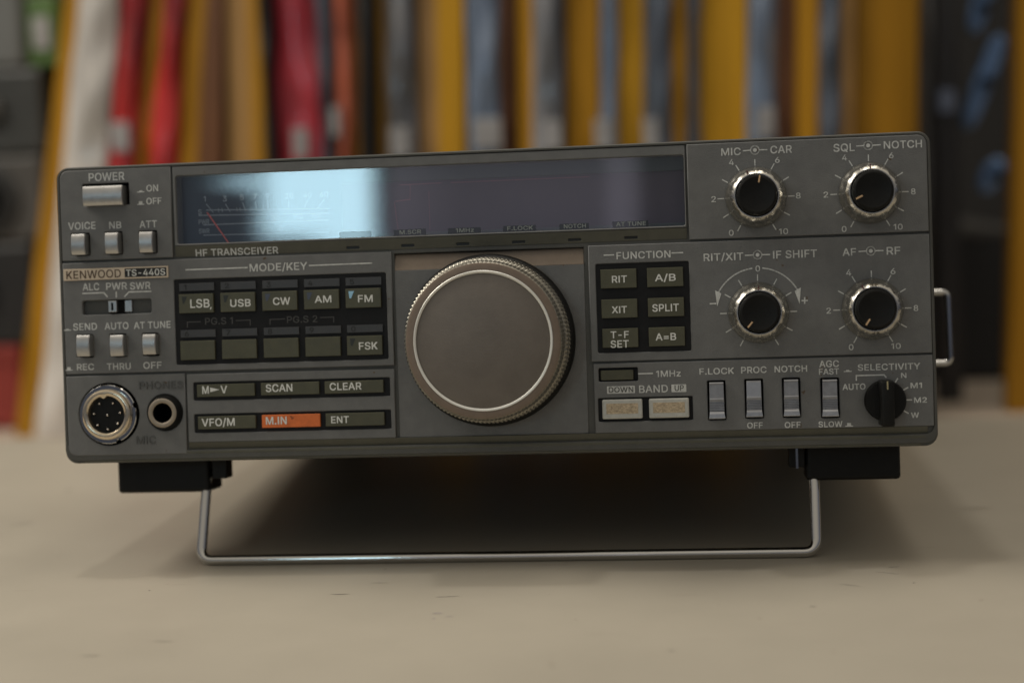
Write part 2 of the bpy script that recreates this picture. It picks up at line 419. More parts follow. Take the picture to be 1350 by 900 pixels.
# ------------------------------------------------------------------ layout tables (millimetres on the front panel)
TEXTS = {
 'power': [('POWER', 16.73, 89.99, 11.62, 2.56), ('ON', 31.45, 85.83, 3.81, 2.08), ('OFF', 31.86, 81.78, 4.91, 2.04), ('VOICE', 8.15, 74.88, 8.94, 2.29), ('NB', 19.05, 74.71, 3.95, 2.21), ('ATT', 29.77, 74.61, 5.65, 2.26)],
 'mode': [('ALC', 10.46, 55.63, 5.46, 2.29), ('PWR', 18.82, 55.59, 6.8, 2.23), ('SWR', 26.53, 55.46, 6.65, 2.23), ('SEND', 8.1, 43.15, 7.83, 2.21), ('AUTO', 18.39, 43.09, 7.79, 2.2), ('AT TUNE', 29.98, 43.04, 11.93, 2.17), ('REC', 7.79, 30.48, 5.59, 2.04), ('THRU', 18.69, 30.37, 7.79, 2.08), ('OFF', 29.62, 30.43, 5.91, 2.13), ('MODE/KEY', 71.07, 59.84, 18.34, 2.37)],
 'mic': [('PHONES', 32.24, 24.16, 14.23, 2.3), ('MIC', 26.78, 7.02, 6.29, 2.37)],
 'display': [('HF TRANSCEIVER', 57.8, 65.07, 26.46, 2.18)],
 'function': [('FUNCTION', 184.23, 59.6, 16.34, 2.17), ('RIT/XIT', 208.2, 58.17, 11.88, 2.25), ('IF SHIFT', 229.43, 58.28, 12.99, 2.3), ('AF', 245.42, 58.31, 3.96, 2.2), ('RF', 258.35, 58.25, 4.02, 2.29), ('4', 245.07, 52.22, 1.45, 1.84), ('6', 258.04, 52.17, 1.44, 1.72), ('2', 238.91, 41.04, 1.34, 1.74), ('8', 264.42, 41.04, 1.32, 1.72), ('0', 245.2, 29.98, 1.38, 1.73), ('10', 258.32, 29.95, 2.76, 1.67), ('0', 218.31, 54.31, 1.35, 1.75)],
 'knobs': [('MIC', 211.33, 89.6, 5.82, 2.23), ('CAR', 226.22, 89.66, 6.39, 2.29), ('SQL', 244.74, 89.4, 6.22, 2.34), ('NOTCH', 261.92, 89.63, 11.13, 2.25), ('4', 211.38, 86.44, 1.47, 1.75), ('6', 225.01, 86.55, 1.37, 1.75), ('2', 205.76, 75.57, 1.36, 1.76), ('8', 230.91, 75.66, 1.39, 1.74), ('0', 210.74, 65.28, 1.4, 1.76), ('10', 226.26, 65.17, 2.69, 1.7), ('4', 244.78, 86.41, 1.44, 1.73), ('6', 258.47, 86.51, 1.32, 1.72), ('2', 239.03, 75.61, 1.36, 1.74), ('8', 264.58, 75.58, 1.32, 1.72), ('0', 244.11, 65.2, 1.4, 1.73), ('10', 259.89, 65.29, 2.65, 1.67)],
 'switch': [('1MHz', 190.71, 23.56, 7.42, 1.93), ('BAND', 186.06, 19.06, 8.7, 2.28), ('F.LOCK', 205.19, 23.91, 10.34, 1.91), ('PROC', 216.28, 23.98, 7.58, 1.95), ('NOTCH', 227.24, 24.01, 9.65, 1.91), ('AGC', 238.58, 25.21, 5.8, 2.01), ('FAST', 238.47, 22.91, 5.89, 1.8), ('SELECTIVITY', 256.08, 23.85, 18.22, 1.91), ('AUTO', 245.71, 18.17, 6.74, 1.81), ('N', 260.33, 21.18, 1.59, 1.53), ('M1', 263.9, 18.12, 3.33, 1.63), ('M2', 265.01, 13.75, 3.75, 1.63), ('W', 263.29, 9.31, 2.32, 1.62), ('OFF', 216.15, 7.35, 4.65, 1.78), ('OFF', 227.33, 7.24, 4.71, 1.79), ('SLOW', 238.5, 7.17, 7.08, 1.74)],
}
BAND_TAGS = [('DOWN', 176.25, 19.06, 7.47, 1.62), ('UP', 193.83, 19.12, 2.74, 1.73)]
BAND_BOXES = [(172.01, 180.45, 17.92, 20.16), (191.48, 195.95, 17.88, 20.23)]
MODE_KEYS = [
    ('1', 'LSB', (39.05, 50.15, 46.35, 52.3), (45.83, 49.28, 6.22, 2.66)),
    ('2', 'USB', (52.4, 63.5, 46.35, 52.3), (58.83, 49.02, 6.55, 2.32)),
    ('3', 'CW', (65.75, 76.85, 46.35, 52.3), (71.93, 49.18, 5.47, 2.29)),
    ('4', 'AM', (79.0, 90.1, 46.35, 52.3), (85.07, 49.38, 5.27, 2.21)),
    ('5', 'FM', (92.15, 103.25, 46.35, 52.3), (98.38, 49.13, 4.64, 2.22)),
    ('6', None, (39.05, 50.15, 31.75, 37.7), None),
    ('7', None, (52.4, 63.5, 31.75, 37.7), None),
    ('8', None, (65.75, 76.85, 31.75, 37.7), None),
    ('9', None, (79.0, 90.1, 31.75, 37.7), None),
    ('0', 'FSK', (92.15, 103.25, 31.75, 37.7), (98.84, 34.55, 5.88, 2.29)),
]
MODE_STRIPS = [(39.1, 50.35, 53.25, 55.7), (52.45, 63.7, 53.25, 55.7), (65.8, 77.05, 53.25, 55.7), (79.05, 90.3, 53.25, 55.7), (92.2, 103.45, 53.25, 55.7), (39.1, 50.35, 38.75, 41.1), (52.45, 63.7, 38.75, 41.1), (65.8, 77.05, 38.75, 41.1), (79.05, 90.3, 38.75, 41.1), (92.2, 103.45, 38.75, 41.1)]
PGS_T = [('PG.S 1', 51.44, 43.64, 8.91, 2.12), ('PG.S 2', 78.0, 43.38, 9.62, 2.07)]
PGS_L = [[(41.2, 42.05), (41.26, 43.59), (45.51, 43.58)], [(56.97, 43.59), (61.46, 43.62), (61.41, 42.04)], [(67.75, 42.08), (67.8, 43.62), (72.47, 43.64)], [(83.78, 43.72), (88.03, 43.75), (87.98, 42.18)]]
CMD_KEYS = [
    ('M V', (43.9, 62.4, 20.1, 23.95), (49.64, 22.27, 7.94, 2.4)),
    ('SCAN', (64.4, 82.9, 20.1, 23.95), (70.23, 22.31, 8.45, 2.36)),
    ('CLEAR', (84.65, 103.15, 20.1, 23.95), (91.26, 22.27, 10.01, 2.28)),
    ('VFO/M', (43.9, 62.4, 10.0, 14.0), (50.43, 12.12, 10.6, 2.43)),
    ('M.IN', (64.4, 82.9, 10.0, 14.0), (69.0, 12.2, 6.64, 2.42)),
    ('ENT', (84.65, 103.15, 10.0, 14.0), (89.2, 12.02, 5.6, 2.15)),
]
FUN_KEYS = [
    ('RIT', (171.1, 181.95, 49.8, 55.55), (176.79, 52.49, 4.57, 2.13)),
    ('A/B', (185.15, 196.0, 49.8, 55.55), (190.62, 52.52, 6.25, 2.13)),
    ('XIT', (171.1, 181.95, 40.8, 46.45), (176.52, 43.29, 4.57, 2.09)),
    ('SPLIT', (185.15, 196.0, 40.8, 46.45), (190.45, 43.45, 7.98, 2.23)),
    ('T-F', (171.1, 181.95, 31.85, 37.6), (176.38, 35.73, 5.51, 2.1)),
    ('A=B', (185.15, 196.0, 31.85, 37.6), (190.28, 34.7, 6.18, 2.18)),
]
SET_TXT = (176.29, 32.92, 5.51, 2.22)
BAND_KEYS = [(170.43, 182.6, 10.24, 16.15), (184.57, 196.64, 10.22, 16.12)]
BUTTONS = [(9.97, 22.86, 80.83, 86.89), (5.73, 10.29, 65.69, 72.15), (16.7, 21.0, 65.67, 72.22), (27.74, 32.13, 65.65, 72.09), (6.35, 10.67, 33.85, 40.48), (17.22, 21.64, 33.67, 40.25), (27.75, 32.02, 33.87, 40.17)]
BUTTON_HOLES = [(8.75, 23.84, 80.96, 87.97), (4.47, 10.56, 65.49, 72.61), (15.52, 21.2, 65.47, 72.69), (26.63, 32.41, 65.45, 72.62), (5.09, 10.56, 33.43, 40.69), (16.02, 21.46, 33.38, 40.6), (26.64, 31.93, 33.33, 40.53)]
SWITCHES = [(202.83, 207.13, 9.65, 20.58), (213.9, 218.29, 9.93, 20.76), (225.03, 229.28, 9.91, 20.82), (236.35, 240.71, 9.55, 20.53)]
SWITCH_HOLES = [(202.26, 207.7, 9.13, 21.07), (213.37, 218.9, 9.41, 21.24), (224.53, 229.92, 9.39, 21.31), (235.89, 241.38, 9.03, 21.01)]
DIALS = [(218.35, 75.63), (251.78, 75.61), (218.16, 41.16), (251.71, 41.14)]
DIALSYM = [((218.46, 89.78), (215.03, 89.7), (222.01, 89.74)), ((251.81, 89.72), (248.48, 89.7), (255.36, 89.79)), ((218.36, 58.41), (214.75, 58.37), (221.96, 58.39)), ((251.73, 58.42), (248.29, 58.38), (255.28, 58.4))]
LINES = {'power': [], 'mode': [[(7.66, 53.62), (14.61, 53.63), (15.68, 52.36)], [(18.64, 53.69), (18.64, 52.14)], [(21.36, 52.22), (22.77, 53.61), (29.91, 53.57)], [(41.51, 59.91), (61.15, 59.95)], [(80.95, 59.91), (100.57, 59.99)]], 'function': [[(172.34, 59.9), (175.22, 59.91)], [(192.85, 59.87), (196.04, 59.87)], [(203.84, 44.22), (205.48, 44.24)], [(231.13, 44.28), (232.7, 44.29)], [(231.94, 45.16), (231.89, 43.46)]], 'switch': [[(181.73, 23.73), (185.86, 23.74)], [(246.44, 20.1), (246.48, 21.48), (254.61, 21.47), (255.14, 20.77)], [(257.66, 18.9), (258.51, 20.23)], [(259.65, 16.59), (261.4, 17.52)], [(260.55, 13.88), (262.43, 13.84)], [(259.59, 10.95), (261.33, 9.91)]]}
PUSHSYM = {'power': [(27.68, 85.32, 0), (27.54, 81.42, 1)], 'mode': [(2.3, 42.73, 0), (2.36, 30.15, 1)], 'switch': [(243.99, 23.33, 0), (243.99, 7.01, 1)]}
TABS = [(90.54, 100.47, 67.42, 69.95), (107.58, 117.65, 67.76, 70.02), (124.53, 134.68, 67.62, 69.86), (141.61, 151.68, 67.82, 69.92), (158.95, 167.9, 67.77, 69.92), (175.09, 185.93, 67.99, 70.03)]
SLOTS = [(92.65, 96.71, 64.56, 65.42), (109.92, 113.95, 64.58, 65.46), (127.05, 131.05, 64.44, 65.31), (144.28, 148.25, 64.48, 65.27), (161.49, 165.43, 64.56, 65.34), (178.57, 182.58, 64.59, 65.41)]
PLATE_R = (1.72, 35.82, 58.15, 60.91)
METER_L = [[(46.79, 78.74), (86.12, 77.71)], [(44.27, 77.15), (86.08, 76.29)], [(45.64, 74.11), (86.01, 74.16)], [(45.54, 70.88), (85.89, 70.36)]]


SCUFFS = [(-0.0096, -0.0618, 0.00304, 0.00078, 0.1, 1), (-0.0058, -0.0652, 0.00215, 0.00026, 0.0, 1), (-0.0098, -0.0674, 0.00086, 0.00052, 1.2, 1), (-0.0426, -0.0393, 0.00603, 0.00033, 0.05, 0), (-0.0097, -0.0434, 0.00677, 0.00033, 0.12, 0), (-0.0334, -0.026, 0.00521, 0.00023, 0.0, 0), (0.0946, -0.0584, 0.00206, 0.00039, -0.2, 0), (0.1186, -0.0212, 0.00745, 0.00021, -0.5, 0), (0.1212, -0.0138, 0.00355, 0.00037, 0.1, 0), (0.1248, -0.0334, 0.00128, 0.00026, 1.0, 0), (-0.1958, 0.1367, 0.00271, 0.00122, 0.4, 0), (-0.1035, -0.0322, 0.00073, 0.00058, 0.3, 0), (0.0566, -0.0999, 0.00192, 0.00035, 0.0, 0), (0.1064, -0.0352, 0.00644, 0.00013, -0.45, 0), (-0.1875, 0.0708, 0.00916, 0.00055, 0.8, 0), (-0.0805, -0.0881, 0.00556, 0.00021, -0.1, 0), (-0.0958, -0.1013, 0.00461, 0.0003, 0.05, 0), (0.0275, -0.1131, 0.00114, 0.00045, 0.3, 0), (-0.0349, -0.0085, 0.00098, 0.00044, 0.2, 0), (-0.0987, 0.0642, 0.00144, 0.00042, 0, 0)]
# ------------------------------------------------------------------ the setting
def w_box(name, a, b, material, parent=None, bev=0.0, seg=2):
    bm = bmesh.new(); bm_box(bm, a, b, bev, seg)
    return from_bm(name, bm, material, parent, smooth=bev > 0)
FLOOR = mat("floor_vinyl", (0.20, 0.17, 0.14), 0.5, mott=0.15, mscale=8)
WALLM = mat("dark_wall", (0.012, 0.011, 0.010), 0.8, mott=0.2, mscale=5)
tag(w_box("floor", (-3, -2.5, -0.80), (3, 2.2, -0.76), FLOOR), kind="structure")
tag(w_box("wall", (-3, 1.15, -0.759), (3, 1.25, 2.4), WALLM), kind="structure")

# table
TABLE = mat("cream_laminate", (0.402, 0.366, 0.300), 0.44, 0, 0.26, 0.10, 300, 0.07, 9, stain=(240, 0.745, 0.02, (0.33, 0.28, 0.23)))
def table_extra(m):
    n = m.node_tree.nodes; L = m.node_tree.links; b = n["Principled BSDF"]
    src = b.inputs["Base Color"].links[0].from_socket
    t = n.new("ShaderNodeTexCoord"); mpn = n.new("ShaderNodeMapping"); mpn.inputs["Scale"].default_value = (9, 70, 1); mpn.inputs["Rotation"].default_value = (0, 0, 0.35)
    L.new(t.outputs["Object"], mpn.inputs[0])
    no = n.new("ShaderNodeTexNoise"); no.inputs["Scale"].default_value = 3.0; no.inputs["Detail"].default_value = 5; L.new(mpn.outputs[0], no.inputs["Vector"])
    r = n.new("ShaderNodeValToRGB"); r.color_ramp.elements[0].position = 0.69; r.color_ramp.elements[1].position = 0.73
    r.color_ramp.elements[0].color = (0, 0, 0, 1); r.color_ramp.elements[1].color = (0.5, 0.5, 0.5, 1)
    L.new(no.outputs[0], r.inputs[0])
    mx = n.new("ShaderNodeMix"); mx.data_type = 'RGBA'; mx.inputs[7].default_value = (0.35, 0.30, 0.25, 1)
    L.new(r.outputs[0], mx.inputs[0]); L.new(src, mx.inputs[6]); L.new(mx.outputs[2], b.inputs["Base Color"])
table_extra(TABLE)
TLEG = mat("table_leg_steel", (0.25, 0.25, 0.25), 0.4, 0.8)
table = empty("table", (0, -0.11, -0.76))
tag(table, "cream laminate table top with faint scratches under the grey radio", "table")
tt = w_box("tabletop", (-0.75, -0.39, 0.735), (0.75, 0.39, 0.76), TABLE, table, 0.004, 3)
SCUFF = mat("scuff_grey", (0.20, 0.175, 0.15), 0.6, mott=0.4, mscale=500)
SCUFFV = mat("scuff_violet", (0.28, 0.235, 0.245), 0.6, mott=0.4, mscale=500)
def scuff(x, y, ln, wd, ang, m):
    bm = bmesh.new(); c, s_ = math.cos(ang), math.sin(ang); up = []; dn = []
    for k in range(9):
        t = k / 8 - 0.5; w = wd * (1 - (2 * t) ** 2) * random.uniform(0.4, 1.0) + 0.00006
        px_, py_ = t * ln, random.uniform(-.3, .3) * wd
        up.append((x + px_ * c - (py_ + w) * s_, y + px_ * s_ + (py_ + w) * c)); dn.append((x + px_ * c - (py_ - w) * s_, y + px_ * s_ + (py_ - w) * c))
    for k in range(8):
        bm.faces.new([bm.verts.new((a_[0], a_[1] + 0.11, 0.76006)) for a_ in (dn[k], dn[k + 1], up[k + 1], up[k])])
    bmesh.ops.remove_doubles(bm, verts=bm.verts, dist=1e-7)
    return from_bm("scuff_mark", bm, m, table)
for q in SCUFFS: scuff(*q[:5], SCUFFV if q[5] else SCUFF)
for sx in (-0.68, 0.68):
    for sy in (-0.33, 0.33):
        w_box("leg", (sx - 0.02, sy - 0.02, 0.0), (sx + 0.02, sy + 0.02, 0.734), TLEG, table, 0.003)

# ------------------------------------------------------------------ the radio
radio = empty("radio_transceiver", (0, 0, 0), (math.radians(-5.0), 0, 0))
tag(radio, "grey radio transceiver with big tuning knob, tilted up on its chrome wire stand", "radio")

# body: steel cover and moulded front frame
slab("cover", rrect(1.4, 268.6, 1.2, 92.9, 2.0), [], -284, -14, COVER, radio, 0.5)
grow = lambda r, g=0.3: rrect(r[0] - g, r[1] + g, r[2] - g, r[3] + g)
cuts = [grow(r) for r in BUTTON_HOLES + SWITCH_HOLES + SLOTS + [(39.0, 197.0, 68.2, 89.2), (37.4, 104.9, 30.3, 57.0), (42.6, 105.1, 18.95, 24.65), (42.55, 105.15, 8.85, 14.7), (107.9, 165.7, 57.3, 62.3), (169.6, 197.8, 30.28, 57.3), (169.54, 181.5, 21.55, 25.73), (169.2, 197.75, 9.4, 16.6), (7.4, 29.9, 46.8, 51.3)]]
cuts += [circle(14.9, 15.4, 10.2), circle(33.17, 15.52, 6.0)]
frame = slab("front_frame", rrect(0, 270, 0, 93.45, 3.8, seg=8), cuts, -14, -1.0, FRAME, radio, 0.3)
bm = bmesh.new()
bm_box(bm, (4.0, 2.35, -1.4), (266.5, 3.35, -0.1), 0.25); bm_box(bm, (6.0, 0.35, -1.6), (265.0, 0.95, -0.35), 0.2)
mm_part("lower_ridge", bm, LIP, frame)
rim = slab("rim", rrect(0.25, 269.75, 0.9, 93.2, 3.6, seg=8), [rrect(1.15, 268.95, 3.6, 92.45, 2.9, seg=8)], -1.2, -0.15, FRAME, frame, 0.2)

# panel sections, each a separate moulding with its own holes
def holes_of(rects, r=0.35): return [rrect(*q, r, seg=3) for q in rects]
sec = {}
sec["power"] = slab("panel_section", rrect(1.3, 37.4, 64.0, 92.35, 2.7, "d"), holes_of(BUTTON_HOLES[:4]), -2.5, 0.0, PANEL, radio)
sec["display"] = slab("display_bezel", rrect(38.0, 197.5, 67.5, 92.2, 0), [rrect(38.9, 197.1, 68.0, 89.35, 0.7, seg=3)], -7.5, -0.25, PANEL, radio)
sec["knobs"] = slab("panel_section", rrect(198.1, 268.85, 63.7, 92.35, 2.7, "c"), [], -2.5, 0.0, PANEL, radio)
sec["mode"] = slab("panel_section", rrect(1.3, 106.7, 28.3, 63.3, 0), holes_of(BUTTON_HOLES[4:]) + holes_of([(7.4, 29.9, 46.8, 51.3)], 0.6) + [rrect(37.4, 104.9, 30.3, 57.0, 0.5, seg=3)], -2.5, 0.0, PANEL, radio)
sec["mic"] = slab("panel_section", rrect(1.3, 39.9, 2.5, 27.6, 2.7, "a"), [circle(14.9, 15.4, 9.9), circle(33.17, 15.52, 5.75)], -2.5, 0.0, PANEL, radio)
sec["memory"] = slab("panel_section", rrect(40.5, 106.5, 6.0, 27.3, 0), holes_of([(42.6, 105.1, 18.95, 24.65), (42.55, 105.15, 8.85, 14.7)], 0.4), -2.5, 0.0, PANEL, radio)
sec["tuning"] = slab("panel_section", rrect(107.6, 166.0, 6.0, 57.45, 0), [], -3.5, -0.55, PANEL, radio, 0.15)
sec["function"] = slab("panel_section", rrect(167.5, 268.85, 27.7, 62.95, 0), [rrect(169.6, 197.8, 30.28, 57.3, 0.5, seg=3)], -2.5, 0.0, PANEL, radio)
sec["switch"] = slab("panel_section", rrect(168.1, 268.85, 6.0, 27.1, 0), holes_of([(169.54, 181.5, 21.55, 25.73), (169.2, 197.75, 9.4, 16.6)], 0.4) + holes_of(SWITCH_HOLES), -2.5, 0.0, PANEL, radio)
# sloping trim strips
slab("display_sill", rrect(38.0, 197.5, 63.95, 67.35, 0), holes_of(SLOTS, 0.15), -2.4, -0.3, LIP, radio, 0.12, tilt=lambda u, v: -(67.35 - v) * 0.16)
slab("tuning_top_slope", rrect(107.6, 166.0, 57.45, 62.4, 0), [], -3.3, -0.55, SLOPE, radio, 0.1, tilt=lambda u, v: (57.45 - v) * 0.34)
slab("lower_slope", rrect(40.5, 267.0, 3.45, 5.95, 0), [], -2.4, -0.1, LIP, radio, 0.1, tilt=lambda u, v: -(5.95 - v) * 0.42)
for r in SLOTS:
    bm = bmesh.new(); bm_box(bm, (r[0] - .2, r[2] - .2, -2.6), (r[1] + .2, r[3] + .2, -0.95)); mm_part("indicator_slot", bm, SLOTM, radio)

# printed legends
for key in ("power", "mode", "knobs", "function", "switch"):
    bm = bmesh.new()
    for (t, u, v, w, h) in TEXTS[key]:
        small = h < 1.95 and key != "switch" and len(t) <= 2
        bm_text(bm, t, u, v, w, h, 0.06, 0.03 if small else 0.05)
    for l in LINES.get(key, []): bm_line(bm, l, 0.40)
    for (cu, cv, up) in PUSHSYM.get(key, []):
        bm_line(bm, [(cu - 1.05, cv - 0.55), (cu + 1.05, cv - 0.55)], 0.28, 0.07)
        hh = 0.85 if up else 0.35
        bm_poly(bm, [(cu - 0.62, cv - 0.45), (cu + 0.62, cv - 0.45), (cu + (0.55 if up else 0.4), cv - 0.45 + hh), (cu - (0.55 if up else 0.4), cv - 0.45 + hh)], 0.064)
    if key in ("knobs", "function"):
        for i in ((0, 1) if key == "knobs" else (2, 3)):
            du, dv = DIALS[i]
            for k in range(11):
                a = math.radians(90 + 150 - 30 * k)
                r0, r1 = (9.6, 11.3)
                bm_line(bm, [(du + r0 * math.cos(a), dv + r0 * math.sin(a)), (du + r1 * math.cos(a), dv + r1 * math.sin(a))], 0.33)
            (cu, cv), (l0, lv0), (l1, lv1) = DIALSYM[i]
            ring = [(cu + 1.25 * math.cos(2 * PI * k / 24), cv + 1.25 * math.sin(2 * PI * k / 24)) for k in range(25)]
            for a, b in zip(ring[:-1], ring[1:]): bm_line(bm, [a, b], 0.36, 0.058)
            bm_poly(bm, circle(cu, cv, 0.58, 20), 0.062)
            bm_line(bm, [(l0, lv0), (cu - 1.35, cv)], 0.36); bm_line(bm, [(cu + 1.35, cv), (l1, lv1)], 0.36)
    if key == "function":
        du, dv = DIALS[2]; rr = 13.35
        for s in (-1, 1):
            arc = [(du + s * rr * math.sin(math.radians(a)), dv + rr * math.cos(math.radians(a))) for a in range(7, 66, 4)]
            for a, b in zip(arc[:-1], arc[1:]): bm_line(bm, [a, b], 0.42, 0.058)
            eu, ev = arc[-1]
            bm_poly(bm, [(eu - s * 1.0, ev + 0.0), (eu + s * 0.85, ev + 1.0), (eu + s * 0.35, ev - 3.9)] if s > 0 else [(eu + 1.0, ev + 0.0), (eu - 0.35, ev - 3.9), (eu - 0.85, ev + 1.0)], 0.066)
    flat("printed_legend", bm, WHITE, sec[key])
bm = bmesh.new()
for (t, u, v, w, h) in TEXTS["display"]:
    bm_text(bm, t, u, v, w, h, 0.06, 0.06)
for v_ in bm.verts: v_.co.z += -0.3 - (67.35 - v_.co.y) * 0.16
flat("printed_legend", bm, WHITE, sec["display"])
bm = bmesh.new()
for (t, u, v, w, h) in TEXTS["mic"]: bm_text(bm, t, u, v, w, h, 0.0, 0.03)
geo = bmesh.ops.extrude_face_region(bm, geom=bm.faces[:])
for g in geo["geom"]:
    if isinstance(g, bmesh.types.BMVert): g.co.z += 0.28
for v_ in bm.verts: v_.co.z -= 0.02
mm_part("embossed_legend", bm, EMBOSS, sec["mic"])
# DOWN / UP: light boxes with panel-coloured letters
bm = bmesh.new()
for r in BAND_BOXES: bm_poly(bm, rrect(*r, 0.15, seg=2), 0.06)
bx = flat("legend_box", bm, WHITE, sec["switch"])
bm = bmesh.new()
for (t, u, v, w, h) in BAND_TAGS: bm_text(bm, t, u, v, w, h, 0.10, 0.035)
flat("legend_letters", bm, FRAME, sec["switch"])

# rust marks on the paint
def stain(parent, pts, name="rust_stain"):
    bm = bmesh.new()
    for (u, v, r) in pts:
        k = [(u + r * random.uniform(.6, 1.2) * math.cos(a / 9 * 2 * PI), v + r * random.uniform(.6, 1.4) * math.sin(a / 9 * 2 * PI)) for a in range(9)]
        bm_poly(bm, k, 0.03 + 0.002 * random.random())
    flat(name, bm, STAINM, parent)
STAINM = mat("rust_brown", (0.115, 0.082, 0.045), 0.7, mott=0.4, mscale=900)
stain(sec["switch"], [(236.5, 25.4, .35), (236.9, 24.6, .3), (236.3, 23.7, .45), (236.8, 22.9, .25), (236.2, 21.9, .2), (236.6, 20.6, .18)])
stain(sec["knobs"], [(210.1, 89.2, .35), (210.6, 90.2, .3), (210.3, 89.7, .3)])
stain(sec["mode"], [(16.6, 37.2, .35)])
stain(sec["memory"], [(100.2, 26.3, .3)])

# badge
bm = bmesh.new(); bm_box(bm, (PLATE_R[0], 57.75, -0.2), (PLATE_R[1], 61.35, 0.45), 0.12)
badge = mm_part("badge", bm, PLATE, radio)
bm = bmesh.new(); bm_poly(bm, rrect(21.75, 35.3, 58.2, 60.95, 0), 0.50); flat("badge_black_field", bm, DARKPRINT, badge)
bm = bmesh.new(); bm_text(bm, "KENWOOD", 11.6, 59.53, 17.8, 2.5, 0.52, 0.02); flat("badge_lettering", bm, BROWNPRINT, badge)
bm = bmesh.new(); bm_text(bm, "TS-440S", 28.55, 59.55, 12.7, 2.05, 0.56, 0.04); flat("badge_model_lettering", bm, KEYPRINT, badge)

# wells behind the keys
def well(u0, u1, v0, v1, n=-1.5, mat_=WELL, name="key_well"):
    bm = bmesh.new(); bm_box(bm, (u0 - .4, v0 - .4, n - 0.9), (u1 + .4, v1 + .4, n)); return mm_part(name, bm, mat_, radio)
mode_well = well(37.4, 104.9, 30.3, 57.0, -0.35)
well(42.6, 105.1, 18.95, 24.65, -0.5); well(42.55, 105.15, 8.85, 14.7, -0.5)
well(169.6, 197.8, 30.28, 57.3, -0.35); well(169.54, 181.5, 21.55, 25.73, -1.6); well(169.2, 197.75, 9.4, 16.6, -0.9)
for r in BUTTON_HOLES: well(*r, -2.3, GAP, "button_recess")
for r in SWITCH_HOLES: well(*r, -2.0, GAP, "switch_recess")
bm = bmesh.new()
for (t, u, v, w, h) in PGS_T: bm_text(bm, t, u, v, w, h, -0.29, 0.03)
for l in PGS_L: bm_line(bm, l, 0.28, -0.29)
flat("printed_legend", bm, DIM, mode_well)

# keys
def key(name, r, material, n0=-0.4, n1=0.75, bev=0.16, label=None):
    bm = bmesh.new(); bm_box(bm, (r[0], r[2], n0), (r[1], r[3], n1), bev)
    o = mm_part(name, bm, material, radio)
    if label: o["label"] = label
    return o
for i, (num, leg, r, tx) in enumerate(MODE_KEYS):
    s = MODE_STRIPS[i]
    k0 = key("number_strip", s, STRIP, -0.36, 0.15, 0.08)
    bm = bmesh.new(); bm_text(bm, num, s[0] + 2.0, (s[2] + s[3]) / 2, 0.75 if num == '1' else 1.35, 1.65, 0.2, 0.03); flat("key_number", bm, DARKPRINT, k0)
    k = key("mode_key", r, KEY)
    if leg:
        bm = bmesh.new(); bm_text(bm, leg, *tx, 0.80, 0.06)
        if leg == 'LSB': bm_poly(bm, [(tx[0] + 3.35, tx[1] - 1.35), (tx[0] + 3.8, tx[1] - 1.2), (tx[0] + 3.5, tx[1] - 1.9), (tx[0] + 3.2, tx[1] - 2.0)], 0.81)
        flat("key_legend", bm, KEYPRINT, k)
        a, b = r[0] + 1.0, r[3] - 0.75
        bm = bmesh.new(); bm_poly(bm, [(a, b), (a + 0.25, b - 2.2), (a + 0.75, b - 2.2), (a + 1.75, b)], 0.80)
        mk = flat("indicator_mark", bm, {"FM": MARKBLUE, "LSB": MARKDARK, "USB": MARKDARK, "FSK": MARKDARK}.get(leg, MARKDIM), k)
        if leg == "FM": mk["label"] = "pale blue indicator mark"
for (leg, r, tx) in CMD_KEYS:
    k = key("memory_key", r, ORANGE if leg == "M.IN" else KEY, -0.6, 0.6, 0.16, "orange key" if leg == "M.IN" else None)
    bm = bmesh.new()
    if leg == "M V":
        bm_text(bm, "M", tx[0] - 2.95, tx[1], 2.1, tx[3], 0.65, 0.06); bm_text(bm, "V", tx[0] + 2.95, tx[1], 2.1, tx[3], 0.65, 0.06)
        bm_poly(bm, [(tx[0] - 1.45, tx[1] - 0.72), (tx[0] + 1.55, tx[1]), (tx[0] - 1.45, tx[1] + 0.72)], 0.66)
    else:
        bm_text(bm, leg, *tx, 0.65, 0.06)
    flat("key_legend", bm, KEYPRINT, k)
for (leg, r, tx) in FUN_KEYS:
    k = key("function_key", r, KEY)
    bm = bmesh.new(); bm_text(bm, leg, *tx, 0.80, 0.055)
    if leg == "T-F": bm_text(bm, "SET", *SET_TXT, 0.80, 0.055)
    flat("key_legend", bm, KEYPRINT, k)
key("step_key", (170.2, 180.1, 22.0, 25.0), KEY, -1.7, -0.25)
for i, r in enumerate(BAND_KEYS):
    k = key("band_key", r, BANDSIL, -1.0, 1.1, 0.4)
    bm = bmesh.new(); bm_box(bm, (r[0] + 1.25, r[2] + 1.55, 1.0), (r[1] - 1.25, r[3] - 1.2, 1.14), 0.04)
    o = mm_part("worn_patch", bm, GOLD, k)

# push buttons with softly crowned fronts
def button(r):
    bm = bmesh.new(); u0, u1, v0, v1 = r; N = 12
    prof = []
    for k in range(N + 1):
        t = k / N; prof.append((v0 + (v1 - v0) * t, 3.9 - 0.55 * (2 * t - 1) ** 2 - (0.25 if k in (0, N) else 0)))
    prof = [(v0, -2.2)] + prof + [(v1, -2.2)]
    c = 0.22
    cols = [(u0, -0.25), (u0 + c, 0), (u1 - c, 0), (u1, -0.25)]
    grid = [[bm.verts.new((u, v, n + (dn if 0 < i < len(prof) - 1 else 0))) for (u, dn) in cols] for i, (v, n) in enumerate(prof)]
    for a, b in zip(grid[:-1], grid[1:]):
        for k in range(len(cols) - 1): bm.faces.new((a[k], a[k + 1], b[k + 1], b[k]))
    bm.faces.new([g[0] for g in grid]); bm.faces.new([g[-1] for g in grid])
    return mm_part("push_button", bm, SILVER, radio, True)
for r in BUTTONS: button(r)

